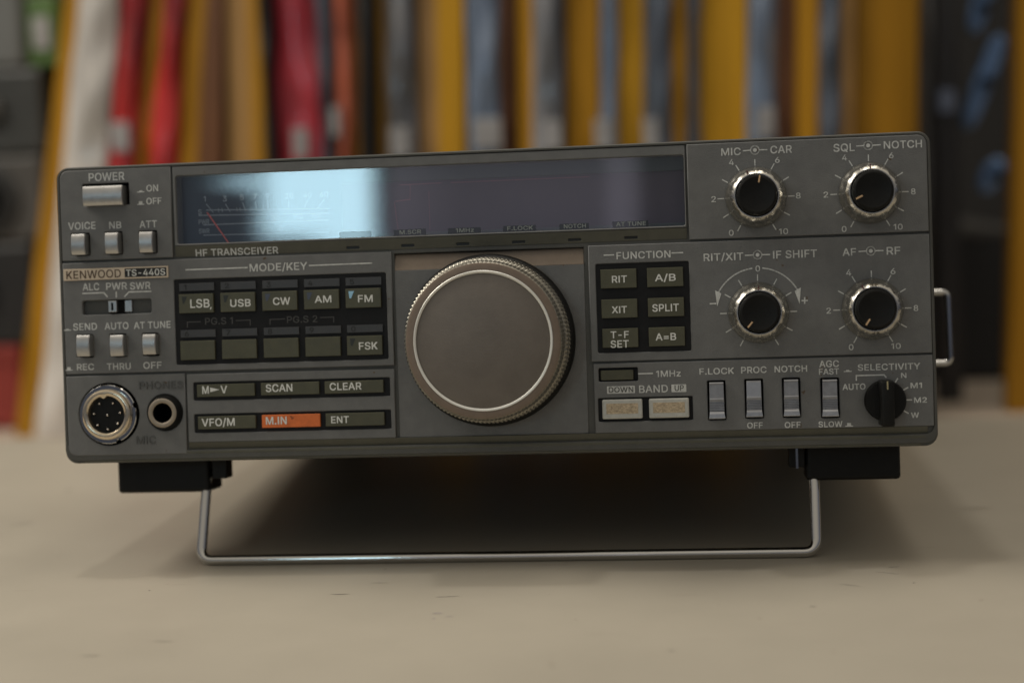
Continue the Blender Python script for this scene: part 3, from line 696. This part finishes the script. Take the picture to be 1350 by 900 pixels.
# rocker switches
def rocker(r, dull):
    u0, u1, v0, v1 = r; bm = bmesh.new(); H_ = v1 - v0
    P = [(0.0, -2), (0.0, 1.45), (0.02, 1.5), (0.13, 1.36), (0.19, 1.0)]
    for k in range(6):
        b = 0.20 + k * 0.047
        P += [(b, 0.70), (b + 0.012, 0.92), (b + 0.030, 0.92), (b + 0.040, 0.70)]
    P += [(0.495, 0.75), (0.505, 1.10), (0.535, 1.12), (0.56, 1.02), (0.94, 0.55 if dull else 1.12), (0.965, 0.5 if dull else 1.75), (1.0, 0.3 if dull else 1.6), (1.0, -2)]
    def flare(t): return 0.30 * max(0.0, 1 - t / 0.16) + (0.06 if t < 0.52 else 0.0)
    grid = [[bm.verts.new((u0 - flare(t) + (0.06), v0 + t * H_, n)), bm.verts.new((u1 + flare(t) - 0.06, v0 + t * H_, n))] for t, n in P]
    for a, b in zip(grid[:-1], grid[1:]): bm.faces.new((a[0], a[1], b[1], b[0]))
    bm.faces.new([g[0] for g in grid]); bm.faces.new([g[1] for g in grid]); bm.faces.new((grid[0][0], grid[0][1], grid[-1][1], grid[-1][0]))
    return mm_part("rocker_switch", bm, ROCK, radio)
for i, r in enumerate(SWITCHES): rocker(r, i == 1)

# meter slide switch
bm = bmesh.new(); bm_box(bm, (7.0, 46.4, -3.0), (30.3, 51.7, -1.8)); trk = mm_part("slide_switch", bm, FRAME, radio)
bm = bmesh.new(); bm_box(bm, (15.6, 47.0, -1.9), (21.2, 51.2, -1.0), 0.1); mm_part("slider_base", bm, GAP, trk)
bm = bmesh.new(); bm_box(bm, (16.0, 47.45, -1.2), (18.75, 51.0, 0.35), 0.15); sl = mm_part("slider_tab", bm, SILVER, trk)
bm = bmesh.new(); bm_box(bm, (16.95, 48.0, 0.0), (17.65, 50.4, 0.41)); mm_part("slider_slot", bm, GAP, trk)
bm = bmesh.new(); bm_box(bm, (20.9, 47.4, -1.9), (23.3, 51.1, -0.9), 0.15); mm_part("slider_shoe", bm, SILVER, trk)

# display: glass pane, meter face, smoked display panel, legends
pane = slab("display_pane", rrect(38.95, 197.05, 68.05, 89.3, 0.7, seg=3), [], -1.5, -0.9, PANE, radio, 0.05)
bm = bmesh.new(); bm_box(bm, (38.5, 67.7, -7.6), (197.4, 89.6, -6.6)); disp = mm_part("display_panel", bm, LCD, radio)
bm = bmesh.new(); bm_box(bm, (38.6, 67.8, -6.9), (90.3, 89.5, -6.3), 0.1); meter = mm_part("meter_face", bm, METER, disp)
bm = bmesh.new(); bm_box(bm, (90.4, 85.2, -6.9), (197.3, 89.5, -5.6), 0.1); bm_box(bm, (90.4, 67.8, -6.9), (197.3, 69.3, -5.9), 0.1); mm_part("display_mask", bm, LCDTOP, disp)
bm = bmesh.new()
bm_line(bm, [(109, 84.2), (122, 84.35)], 0.16, -6.55); bm_line(bm, [(125, 84.3), (168, 84.4)], 0.14, -6.55)
bm_line(bm, [(107.5, 79.2), (112.0, 79.6)], 0.2, -6.55); bm_line(bm, [(112.0, 79.5), (112.2, 84.2)], 0.12, -6.55); bm_line(bm, [(108, 70), (107, 79)], 0.12, -6.55); bm_line(bm, [(118, 70), (118, 82)], 0.1, -6.55)
flat("display_trace", bm, REDLINE, disp)
bm = bmesh.new(); n = -6.25
for l in METER_L: bm_line(bm, l, 0.28, n)
for t, u, v, w in (("1", 46.3, 82.3, 0.7), ("3", 52.8, 82.1, 1.3), ("5", 58.4, 82.3, 1.3), ("7", 62.6, 82.4, 1.3), ("9", 66.6, 82.5, 1.3), ("20", 73.6, 82.2, 2.6), ("40", 79.5, 82.2, 2.7), ("60", 84.8, 82.3, 2.7)):
    bm_text(bm, t, u, v, w, 1.7, n, 0.02)
for a, b in (((46.8, 80.6), (48.9, 78.0)), ((53.0, 80.4), (54.4, 78.0)), ((58.6, 80.6), (59.4, 78.0)), ((62.7, 80.7), (63.1, 78.0)), ((66.6, 80.9), (66.7, 78.0)), ((73.5, 80.6), (73.2, 78.0)), ((79.5, 80.6), (78.2, 78.0)), ((84.8, 80.6), (82.6, 78.0))):
    bm_line(bm, [a, b], 0.24, n)
for u in (50.6, 51.8, 56.6, 57.6, 61.0, 65.0, 70.0, 76.0, 81.0): bm_line(bm, [(u, 79.1), (u + 0.15, 78.0)], 0.18, n)
for t, u, v, w in (("S", 44.6, 78.2, 1.2), ("PWR", 45.8, 75.1, 3.4), ("SWR", 45.8, 72.2, 3.4), ("50", 69.2, 75.4, 2.2), ("100", 76.2, 75.6, 3.0), ("150", 82.0, 75.6, 3.0), ("3", 70.6, 72.2, 1.2)):
    bm_text(bm, t, u, v, w, 1.5, n, 0.015)
flat("meter_scale", bm, METERPRINT, disp)
bm = bmesh.new(); bm_tube(bm, [(47.3, 77.9, -5.2), (53.9, 68.1, -5.2)], 0.22, 8); mm_part("meter_needle", bm, NEEDLE, disp)
for i, r in enumerate(TABS):
    bm = bmesh.new(); bm_box(bm, (r[0], 68.15, -0.93), (r[1], r[3], -0.80), 0.02); tb = mm_part("indicator_tab", bm, TAB, radio)
    t = ("", "M.SCR", "1MHz", "F.LOCK", "NOTCH", "AT TUNE")[i]
    if t:
        bm = bmesh.new(); bm_text(bm, t, (r[0] + r[1]) / 2 + 0.2, (r[3] + 68.2) / 2 + 0.05, min(r[1] - r[0] - 1.6, 1.15 * len(t)+1.0), 1.25, -0.77, 0.03); flat("tab_legend", bm, TABPR, tb)

# microphone connector and headphone jack
bm = bmesh.new(); bm_lathe(bm, [(10.1, -2.6), (10.1, -2.0)], 14.9, 15.4); mic = mm_part("microphone_socket", bm, GAP, radio)
def notch(r, n, a):
    d = [abs(((a - math.radians(x) + PI) % (2 * PI)) - PI) for x in (18, -68)]
    return r - (0.7 if min(d) < 0.06 else 0)
bm = bmesh.new(); bm_lathe(bm, [(9.25, -2.2), (9.25, 0.7), (9.05, 0.9), (7.6, 0.9)], 14.9, 15.4, 96, notch, cap=False); mm_part("ring_nut", bm, CHROME, mic, True)
def keyway(r, n, a):
    d = abs(((a - math.radians(97) + PI) % (2 * PI)) - PI)
    return r - (0.85 * max(0, 1 - (d / 0.17) ** 2) if r < 6.2 else 0)
bm = bmesh.new(); bm_lathe(bm, [(7.9, -2), (7.95, 1.9), (7.75, 2.45), (7.3, 2.7), (6.4, 2.7), (5.95, 2.4), (5.85, 0.4)], 14.9, 15.4, 96, keyway, cap=False); mm_part("socket_shell", bm, BRASS, mic, True)
bm = bmesh.new(); bm_lathe(bm, [(6.3, -1.5), (6.3, 0.25)], 14.9, 15.4, 48); mm_part("socket_insert", bm, BLACKP, mic)
for dx, dy in ((-73, 110), (65, 112), (135, 18), (105, -90), (5, -145), (-100, -100), (-133, 12), (3, -5)):
    pu, pv = 14.75 + dx / 31.5, 15.35 + dy / 31.5
    bm = bmesh.new(); bm_lathe(bm, [(0.44, 0.1), (0.44, 1.3), (0.28, 1.6), (0.1, 1.7)], pu, pv, 12); mm_part("contact_pin", bm, CHROME, mic, True)
bm = bmesh.new(); bm_lathe(bm, [(5.7, -2.4), (5.65, 0.2), (5.2, 0.9), (4.8, 2.4), (4.55, 2.5)], 33.17, 15.52, 64, cap=False); jack = mm_part("headphone_jack", bm, BLACKP, radio, True)
bm = bmesh.new(); bm_lathe(bm, [(4.6, 2.0), (4.55, 2.6), (4.35, 2.75), (3.45, 2.75), (3.1, 2.5)], 33.17, 15.5, 64, cap=False); mm_part("jack_ring", bm, JACKT, jack, True)
bm = bmesh.new(); bm_lathe(bm, [(3.12, 2.52), (2.98, 2.0), (2.95, -9.0), (0.05, -9.0)], 33.17, 15.5, 48, cap=False); mm_part("jack_bore", bm, GAP, jack)

# main tuning knob
KU, KV = 136.87, 35.25
bm = bmesh.new(); bm_lathe(bm, [(25.2, -0.5), (26.15, 0.6), (26.2, 3.2), (25.7, 4.3), (25.2, 4.8), (24.4, 5.2)], KU, KV, 128); tk = mm_part("tuning_knob", bm, BLACKP, radio, True)
bm = bmesh.new()
seg = 360; rings = []
rows = [(5.0, 24.3, 0), (5.3, 24.8, .3), (6.0, 25.0, .36), (7.6, 24.9, .36), (8.0, 24.6, .1), (8.3, 24.2, 0), (8.6, 24.5, .1), (9.0, 24.7, .36), (11.4, 24.6, .36), (11.8, 24.2, .1), (12.1, 23.8, 0), (12.6, 23.8, 0), (13.2, 23.95, .26), (16.4, 23.55, .26), (17.2, 23.35, .12), (17.6, 23.0, 0)]
for j, (nn, r, amp) in enumerate(rows):
    ph = 1 if nn < 7.5 else 0
    ring = []
    for k in range(seg):
        saw = (0.5, -0.5, 0.0)[(k + ph) % 3]
        a = 2 * PI * (k + (0.5 if nn > 11 else 0)) / seg
        ring.append(bm.verts.new((KU + (r + amp * saw) * math.cos(a), KV + (r + amp * saw) * math.sin(a), nn)))
    rings.append(ring)
for a, b in zip(rings[:-1], rings[1:]):
    for k in range(seg): bm.faces.new((a[k], a[(k + 1) % seg], b[(k + 1) % seg], b[k]))
bm.faces.new(rings[0]); bm.faces.new(rings[-1])
mm_part("knurled_grip", bm, KNURL, tk)
bm = bmesh.new(); bm_lathe(bm, [(23.15, 17.3), (23.05, 17.75), (22.6, 17.95), (20.95, 17.95), (20.85, 17.5)], KU, KV, 160, cap=False); mm_part("knob_rim", bm, KNOBRIM, tk, True)
bm = bmesh.new(); bm_lathe(bm, [(20.9, 17.3), (20.9, 17.55), (19.95, 17.6), (19.85, 17.75), (19.6, 17.85), (0.6, 17.85)], KU, KV, 160); mm_part("knob_face", bm, KNOBFACE, tk, True)
bm = bmesh.new(); bm_lathe(bm, [(20.85, 17.5), (20.82, 18.0), (20.65, 18.15), (20.25, 18.15), (20.05, 18.0), (20.0, 17.5)], KU, KV, 160, cap=False); mm_part("silver_ring", bm, mat("bright_ring", (0.80, 0.78, 0.72), 0.42, 0.5), tk, True)

# four concentric control knobs
def dial(u, v, a_ptr, a_ring):
    def flute(r, n, a):
        if not (3.0 < n < 8.0): return r
        return r - 0.30 * (0.5 - 0.5 * math.cos(14 * a)) ** 1.5
    bm = bmesh.new()
    bm_lathe(bm, [(8.6, 0.02), (9.1, 0.3), (9.1, 1.0), (8.8, 1.9), (8.35, 2.7), (8.15, 3.3), (8.0, 4.0), (7.95, 6.6), (7.8, 7.3), (7.4, 8.0), (6.6, 8.7), (6.3, 8.7), (6.15, 8.4), (6.1, 7.6), (6.1, 5.0)], u, v, 144, flute, cap=False)
    d = mm_part("control_knob", bm, RINGCH, radio, True)
    bm = bmesh.new(); bm_lathe(bm, [(5.95, 4.0), (5.92, 11.6), (5.8, 12.5), (5.5, 13.0), (5.1, 13.15), (4.8, 13.05), (0.3, 13.0)], u, v, 72); mm_part("knob_cap", bm, BLACKP, d, True)
    a = math.radians(a_ptr); c, s = math.cos(a), math.sin(a)
    bm = bmesh.new(); bm_box(bm, (3.5, -0.21, 12.9), (5.6, 0.21, 13.23), 0.05)
    for q in bm.verts: q.co = Vector((u + q.co.x * c - q.co.y * s, v + q.co.x * s + q.co.y * c, q.co.z))
    mm_part("pointer_mark", bm, POINTER, d)
    a = math.radians(a_ring); c, s = math.cos(a), math.sin(a)
    bm = bmesh.new(); bm_box(bm, (6.5, -0.2, 7.9), (7.9, 0.2, 8.72), 0.04)
    for q in bm.verts: q.co = Vector((u + q.co.x * c - q.co.y * s, v + q.co.x * s + q.co.y * c, q.co.z))
    mm_part("ring_mark", bm, REDMARK, d)
dial(*DIALS[0], 80, 110); dial(*DIALS[1], 206, 92); dial(*DIALS[2], 231, 90); dial(*DIALS[3], 236, 117)

# selectivity knob: disc with a raised grip bar
SU, SV = 254.5, 13.95
bm = bmesh.new(); bm_lathe(bm, [(5.8, 0.02), (6.05, 0.4), (6.05, 3.6), (5.7, 4.1), (0.4, 4.2)], SU, SV, 64); sk = mm_part("selector_knob", bm, BLACKP, radio, True)
bm = bmesh.new(); bm_box(bm, (SU - 2.05, SV - 7.3, 0.5), (SU + 2.05, SV + 6.2, 10.5), 0.7, 4)
for q in bm.verts:
    if q.co.z > 5: q.co.x = SU + (q.co.x - SU) * 0.92
mm_part("grip_bar", bm, BLACKP, sk, True)
bm = bmesh.new(); bm_box(bm, (SU - 0.2, SV + 3.6, 9.9), (SU + 0.2, SV + 6.0, 10.58), 0.04); mm_part("pointer_mark", bm, mat("yellowed_mark", (0.35, 0.31, 0.18), 0.5), sk)

# underside: feet, wire stand, clips, screws
for u0, u1 in ((9.3, 40.2), (232.0, 261.0)):
    bm = bmesh.new(); bm_box(bm, (u0, -11.75, -36), (u1, 1.6, -21), 1.2, 4); mm_part("front_foot", bm, BLACKP, radio)
for u0, u1 in ((12, 38), (232, 258)):
    bm = bmesh.new(); bm_box(bm, (u0, -11.66, -283), (u1, 1.6, -262), 0.8, 3); mm_part("rear_foot", bm, BLACKP, radio)
path = fillet([(39.0, -4.5, -24.5), (38.55, -11.5, -22.8), (37.75, -33.45, -17.0), (234.35, -33.45, -17.0), (234.5, -11.5, -22.8), (233.6, -4.5, -24.5)], 4.0, 8)
bm = bmesh.new(); bm_tube(bm, path, 1.62, 24); mm_part("wire_stand", bm, CHROME, radio, True)
for u0, u1 in ((41.6, 46.4), (226.8, 231.6)):
    bm = bmesh.new(); bm_box(bm, (u0, -7.4, -27), (u1, 1.6, -20), 0.3); mm_part("stand_clip", bm, BLACKP, radio)
bm = bmesh.new(); bm_box(bm, (228.9, -7.7, -20.3), (229.6, 1.4, -19.5)); mm_part("clip_edge", bm, CHROME, radio)
for u in (47.8, 225.0):
    bm = bmesh.new(); bm_lathe(bm, [(2.3, -1.9), (2.3, -0.8), (1.4, -0.2), (0.2, -0.1)], 0, 0, 20)
    for q in bm.verts: q.co = Vector((u + q.co.x, 0.6 - q.co.z - 2.4, -26 + q.co.y))
    mm_part("screw", bm, BRASS, radio, True)
# carrying handle on the right side
bm = bmesh.new(); bm_tube(bm, fillet([(266.0, 46.3, -80), (284.6, 46.3, -80), (285.0, 22.0, -80), (266.0, 22.0, -80)], 2.0, 6), 1.05, 14)
mm_part("side_handle", bm, CHROME, radio, True)

# ------------------------------------------------------------------ shop shelf behind the table
SHELF = mat("shelf_board", (0.42, 0.35, 0.28), 0.5, mott=0.08, mscale=12)
sh = empty("display_shelf", (0, 0.78, -0.76)); tag(sh, "low beige shelf board standing behind the table edge", "shelf")
w_box("shelf_board", (-0.9, -0.36, 0.686), (0.9, 0.33, 0.712), SHELF, sh, 0.003)
for sx in (-0.85, 0.85):
    w_box("side_panel", (sx - 0.02, -0.34, 0.0), (sx + 0.02, 0.32, 0.685), SHELF, sh, 0.002)
ZB = -0.0475
PK = {
 "board": mat("ochre_card", (0.36, 0.175, 0.008), 0.5, spec=0.25, mott=0.34, mscale=22, aniso=(4, 1, 0.1)),
 "amber": mat("dark_amber_card", (0.31, 0.148, 0.007), 0.5, spec=0.25, mott=0.3, mscale=22, aniso=(4, 1, 0.1)),
 "yellow": mat("bright_ochre_card", (0.47, 0.245, 0.012), 0.5, spec=0.25, mott=0.3, mscale=22, aniso=(4, 1, 0.1)),
 "tan": mat("tan_card", (0.36, 0.20, 0.062), 0.4, mott=0.35, mscale=22, aniso=(3.5, 1, 0.12)),
 "brown": mat("brown_card", (0.11, 0.040, 0.010), 0.5, mott=0.4, mscale=20, aniso=(1, 1, 0.15)),
 "red": mat("red_wrap", (0.34, 0.018, 0.016), 0.32, mott=0.7, mscale=18, bump=0.9, bscale=40, bdist=0.0018, aniso=(1, 1, 0.4), coat=1.0),
 "pink": mat("crimson_wrap", (0.34, 0.028, 0.040), 0.32, mott=0.85, mscale=18, bump=0.9, bscale=40, bdist=0.0018, aniso=(1, 1, 0.4), coat=1.0),
 "salmon": mat("salmon_wrap", (0.45, 0.115, 0.06), 0.35, mott=0.5, mscale=20, bump=0.8, bscale=40, bdist=0.0018, coat=1.0),
 "black": mat("gap_shade_fill", (0.006, 0.006, 0.006), 0.5),  # black filler bodies standing in for the shade between packages
 "white": mat("milky_plastic", (0.56, 0.53, 0.49), 0.28, mott=0.3, mscale=18, bump=0.9, bscale=40, bdist=0.002, aniso=(1, 1, 0.4), coat=1.0),
 "grey": mat("clear_bag_grey", (0.20, 0.20, 0.205), 0.14, 0.25, mott=0.93, mscale=26, bump=1.0, bscale=34, bdist=0.0022, aniso=(3.0, 1, 0.22), coat=1.0),  # grey, blue and dark bags: vertical highlight streaks painted into the colour
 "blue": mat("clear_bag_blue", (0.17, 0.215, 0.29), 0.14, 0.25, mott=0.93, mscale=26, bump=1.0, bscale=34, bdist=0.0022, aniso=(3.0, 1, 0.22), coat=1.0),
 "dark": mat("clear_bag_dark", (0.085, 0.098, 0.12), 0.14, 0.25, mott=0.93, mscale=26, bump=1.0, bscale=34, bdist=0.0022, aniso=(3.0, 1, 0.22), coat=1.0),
}
LABELM = mat("white_label", (0.28, 0.275, 0.275), 0.45, mott=0.25, mscale=60)
PACKS = [
    ('ochre and milky white package leaning right at the left end of the row', [('board', -422.4, -405.8, -362.7, -351.5), ('white', -405.6, -366.9, -351.3, -324.9)], []),
    ('red wrapped package with a narrow ochre edge next to the milky white one', [('red', -367.9, -352.7, -324.3, -303.2), ('amber', -352.5, -344.7, -303.0, -294.5)], [(-329.2, 11.7, 0.1488, 0.1683)]),
    ('red wrapped package with a broad ochre edge left of the dark brown card', [('red', -348.0, -314.8, -293.9, -279.2), ('board', -314.6, -302.6, -279.0, -264.2)], []),
    ('narrow dark brown card leaning between red wrap and tan package', [('brown', -302.1, -273.0, -263.7, -252.9)], []),
    ('tan and ochre package left of the black gap and crimson wrap', [('tan', -262.7, -245.5, -252.4, -237.2), ('board', -245.3, -225.5, -237.0, -225.6)], []),
    ('slim black filler for the shaded gap between the tan package and the crimson wrap', [('black', -228.0, -220.0, -224.9, -217.4)], []),
    ('crimson wrapped package with a dark edge and pale sticker', [('pink', -230.6, -192.1, -216.5, -188.4), ('dark', -191.9, -184.1, -188.20000000000002, -178.2)], [(-202.4, 9.8, 0.1392, 0.1587)]),
    ('salmon wrapped package with ochre edge beside a black gap', [('salmon', -184.9, -177.1, -176.7, -162.9), ('board', -176.9, -158.8, -162.70000000000002, -157.5)], [(-178.8, 5.9, 0.1524, 0.1719)]),
    ('slim black filler for the shaded gap between the salmon wrap and a thin ochre card', [('black', -163.8, -156.7, -157.7, -147.7)], []),
    ('thin ochre package with a grey bag right of the black gap', [('board', -156.4, -148.4, -147.1, -141.5), ('grey', -148.20000000000002, -130.9, -141.3, -121.6)], [(-135.0, 12.2, 0.1369, 0.1564)]),
    ('broad tan and ochre package between the grey bag and the blue bag', [('tan', -129.9, -116.7, -120.6, -107.4), ('yellow', -116.5, -98.8, -107.2, -89.5)], []),
    ('blue grey bag with a brown edge and a large white sticker', [('blue', -96.3, -74.8, -87.0, -65.5), ('brown', -74.6, -66.7, -65.3, -57.4)], [(-76.3, 18.5, 0.1404, 0.1599)]),
    ('mottled grey bag with an ochre left edge and white sticker', [('board', -61.1, -51.7, -51.8, -42.4), ('grey', -51.5, -31.0, -42.199999999999996, -21.7)], [(-31.8, 10.7, 0.137, 0.1565)]),
    ('plain ochre card between the mottled grey bag and a slate blue bag', [('board', -29.5, -8.1, -20.2, 1.2)], []),
    ('narrow slate blue bag in front of ochre card with white sticker', [('blue', -7.1, 4.9, 2.2, 14.2), ('yellow', 5.1000000000000005, 21.7, 14.399999999999999, 31.0)], [(1.4, 11.7, 0.1365, 0.156)]),
    ('dark glossy bag with sticker and a narrow ochre edge', [('dark', 22.4, 40.4, 31.7, 49.7), ('board', 40.6, 49.6, 49.900000000000006, 58.9)], [(32.8, 9.8, 0.1352, 0.1547)]),
    ('broad bright ochre package with a slim dark bag on its left', [('dark', 50.2, 59.7, 59.5, 69.0), ('yellow', 59.900000000000006, 89.1, 69.2, 98.4)], []),
    ('shiny blue bag above a white sticker with brown card beside it', [('blue', 90.1, 108.5, 99.4, 117.8), ('brown', 108.7, 121.4, 118.0, 130.7)], [(108.5, 10.7, 0.1398, 0.1593)]),
    ('narrow plain ochre card between brown card and black bag', [('board', 122.2, 135.6, 131.5, 144.9)], []),
    ('black glossy bag with a tan card edge left of the broadest ochre package', [('dark', 136.2, 150.7, 145.5, 160.0), ('tan', 150.89999999999998, 159.2, 160.2, 168.5)], []),
    ('broadest plain ochre package, left of the dark steel post', [('amber', 160.4, 200.2, 169.7, 209.5)], []),
    ('slim black filler for the shaded gap between the broadest ochre package and the steel post', [('black', 200.4, 208.8, 209.7, 218.1)], []),
    ('ochre package at the right edge, standing apart from the row', [('amber', 262.5, 288.0, 271.8, 297.3)], []),
]

def prism(name, parent, xb0, xb1, xt0, xt1, y0, y1, ztop, material, bulge=0.0, org=(0, 0, 0)):
    bm = bmesh.new(); NZ = 56 if bulge else 14; NX = 10 if bulge else 4; rings = []
    ph = [random.uniform(0, 6.28) for _ in range(6)]; fr = [random.uniform(35, 120) for _ in range(3)]
    zs = [ZB + (ztop - ZB) * k / NZ for k in range(NZ + 1)]
    for z in zs:
        t = (z - ZB) / 0.31
        l = xb0 + (xt0 - xb0) * t; r = xb1 + (xt1 - xb1) * t
        if bulge:
            l += .0005 * math.sin(fr[0] * z * .5 + ph[3]); r += .0005 * math.sin(fr[1] * z * .5 + ph[4])
        row = []
        for k in range(NX + 1):
            f = k / NX
            row.append(Vector((l + (r - l) * f, y0 - bulge * math.sin(PI * f) - (0.0008 * sum(math.sin(fr[q_] * z + ph[q_] + (q_ - 1) * 5.5 * f) for q_ in range(3)) + random.uniform(-.0002, .0002) if bulge else 0), z)))
        row += [Vector((r, y1, z)), Vector((l, y1, z))]
        rings.append([bm.verts.new(p - Vector(org)) for p in row])
    for a, b in zip(rings[:-1], rings[1:]):
        n = len(a)
        for k in range(n): bm.faces.new((a[k], a[(k + 1) % n], b[(k + 1) % n], b[k]))
    bm.faces.new(rings[0]); bm.faces.new(rings[-1])
    return from_bm(name, bm, material, parent, smooth=True)
for i, (lab, comps, labels) in enumerate(PACKS):
    yo = 0.588 if comps[0][0] == "black" else 0.600 + 0.004 * (i % 3)
    xs = [(c[1] + c[2]) / 2000 for c in comps]
    org = (sum(xs) / len(xs), yo + 0.09, ZB)
    p = empty("package_or_gap_fill", org); tag(p, lab, "package", "packages standing in a row on the shelf")
    for (kind, b0, b1, t0, t1) in comps:
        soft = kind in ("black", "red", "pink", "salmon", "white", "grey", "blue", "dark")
        prism("sleeve_or_gap_fill" if soft else "card_back", p, b0 / 1000, b1 / 1000, t0 / 1000, t1 / 1000, yo + (0.0 if soft else 0.004), yo + (0.03 if i == len(PACKS) - 1 else 0.19), 0.285 + 0.006 * ((i * 7) % 4), PK[kind], 0.005 if soft else 0.0, org)
    for (cx, w, z0, z1) in labels:
        bm = bmesh.new(); bm_box(bm, ((cx - w / 2) / 1000 - org[0], yo - 0.0085 - org[1], z0 - ZB), ((cx + w / 2) / 1000 - org[0], yo - 0.0015 - org[1], z1 - ZB), 0.0006)
        from_bm("white_sticker", bm, LABELM, p)

# left stack behind the row
def crate(name, a, b, material, label, cat, bev=0.004):
    org = Vector(((a[0] + b[0]) / 2, (a[1] + b[1]) / 2, a[2]))
    e = empty(name, org); tag(e, label, cat)
    bm = bmesh.new(); bm_box(bm, Vector(a) - org, Vector(b) - org, bev, 2); from_bm("body", bm, material, e)
    return e, org
y0 = 0.64
c, o = crate("carton", (-0.58, y0, ZB), (-0.430, 0.84, 0.012), mat("red_carton", (0.24, 0.030, 0.022), 0.5, mott=0.2, mscale=20), "dark red carton at the bottom of the left stack", "carton")
w_box("lid", (-0.0755, -0.101, 0.048), (0.0755, 0.101, 0.0605), MATS["red_carton"], c, 0.002)
c, o = crate("equipment_case", (-0.58, y0, 0.0135), (-0.415, 0.84, 0.088), mat("black_case", (0.012, 0.012, 0.012), 0.5, mott=0.2, mscale=20), "black case lying on the dark red carton", "case")
w_box("latch", (0.02, -0.106, 0.03), (0.05, -0.0995, 0.05), MATS["black_plastic"], c, 0.001)
c, o = crate("loudspeaker", (-0.58, y0, 0.0885), (-0.403, 0.84, 0.150), mat("speaker_grey", (0.06, 0.057, 0.052), 0.6, mott=0.15, mscale=30), "grey loudspeaker box with dark round cone in the left stack", "loudspeaker")
for k, (rr, dep, mm_) in enumerate(((0.025, 0.003, COVER), (0.018, 0.005, BLACKP))):
    bm = bmesh.new(); bm_lathe(bm, [(rr, 0), (rr, dep), (rr * 0.7, dep + .001), (0.002, dep * 0.6)], 0, 0, 40)
    for q in bm.verts: q.co = Vector((0.044 + q.co.x, -0.1 - q.co.z, 0.031 + q.co.y))
    from_bm("cone" if k == 0 else "dust_cap", bm, mm_, c, True)
c, o = crate("equipment_case", (-0.58, y0, 0.1505), (-0.400, 0.84, 0.212), mat("charcoal_case", (0.030, 0.032, 0.030), 0.5, mott=0.3, mscale=25), "charcoal case stacked on the grey loudspeaker", "case")
w_box("latch", (0.03, -0.106, 0.025), (0.06, -0.0995, 0.04), MATS["speaker_grey"], c, 0.001)
c, o = crate("carton", (-0.58, y0, 0.2125), (-0.412, 0.84, 0.31), mat("pale_grey_carton", (0.115, 0.12, 0.115), 0.6, mott=0.2, mscale=18), "pale grey carton on top of the left stack", "carton")
w_box("tape", (-0.03, -0.1015, 0.0), (0.0, -0.0995, 0.097), MATS["speaker_grey"], c)
c, o = crate("folder", (-0.4105, 0.645, 0.2125), (-0.388, 0.84, 0.262), mat("green_folder", (0.065, 0.13, 0.028), 0.5, mott=0.2, mscale=30), "green folder standing beside the pale grey carton", "folder", 0.002)
w_box("spine_label", (-0.006, -0.1, 0.012), (0.006, -0.097, 0.035), LABELM, c)

# right gap: black equipment, post, cables
c, o = crate("equipment_case", (0.233, 0.775, ZB), (0.292, 0.97, 0.0665), mat("matt_black_case", (0.009, 0.009, 0.009), 0.55, mott=0.2, mscale=30), "matt black case on the shelf right of the radio", "case")
w_box("top_rim", (-0.030, -0.099, 0.1085), (0.030, 0.099, 0.1165), MATS["speaker_grey"], c, 0.002)
pm = mat("dark_grey_steel", (0.040, 0.040, 0.043), 0.45, 0.3, mott=0.15, mscale=30)
c = empty("shelf_post", (0.2325, 0.672, ZB)); tag(c, "dark grey steel post at the right end of the package row", "post")
w_box("upright", (-0.0085, -0.009, 0.0), (0.0085, 0.009, 0.32), pm, c, 0.002)
w_box("bracket", (-0.005, -0.0115, 0.20), (0.005, -0.0095, 0.215), CHROME, c)
c = empty("tube", (0.252, 0.80, 0.0692)); tag(c, "pale grey tube standing on the black case among blue cables", "tube")
bm = bmesh.new(); bm_tube(bm, [(0, 0, 0), (0, 0, 0.245)], 0.0055, 16); from_bm("body", bm, mat("pale_grey_tube", (0.46, 0.44, 0.42), 0.35, mott=0.25, mscale=40), c, True)
bm = bmesh.new(); bm_tube(bm, [(0, 0, 0.115), (0, 0, 0.165)], 0.0062, 16); from_bm("black_sleeve", bm, GAP, c, True)
BL = mat("blue_cable", (0.19, 0.31, 0.55), 0.25, 0.2, mott=0.5, mscale=60)
def coil(label, cx, cy, cz, rx, rz, lean, turns=3, r=0.0042):
    e_ = empty("cable_coil", (cx, cy, cz - rz)); tag(e_, label, "cable", "blue cables in the right gap")
    pts = []
    for k in range(turns * 28 + 1):
        a = 2 * PI * k / 28
        x = rx * math.cos(a); z = rz * math.sin(a)
        pts.append((x * math.cos(lean) + z * math.sin(lean), 0.003 * k / 28, z * math.cos(lean) - x * math.sin(lean) + rz))
    bm = bmesh.new(); bm_tube(bm, pts, r, 8); from_bm("cable", bm, BL, e_, True)
    bm = bmesh.new(); bm_box(bm, (-0.003, -0.004, rz * 1.0 - 0.003), (rx + 0.004, 0.014, rz * 1.0 + 0.003), 0.0008); from_bm("tie", bm, GAP, e_)
coil("long blue cable coil leaning behind the rightmost ochre package", 0.2585, 0.668, 0.172, 0.0022, 0.030, 0.36)
coil("short blue cable coil highest in the right gap", 0.2560, 0.664, 0.222, 0.002, 0.014, 0.25, 2)
coil("small round blue cable coil just above the matt black case", 0.2625, 0.664, 0.108, 0.003, 0.009, 0.5)
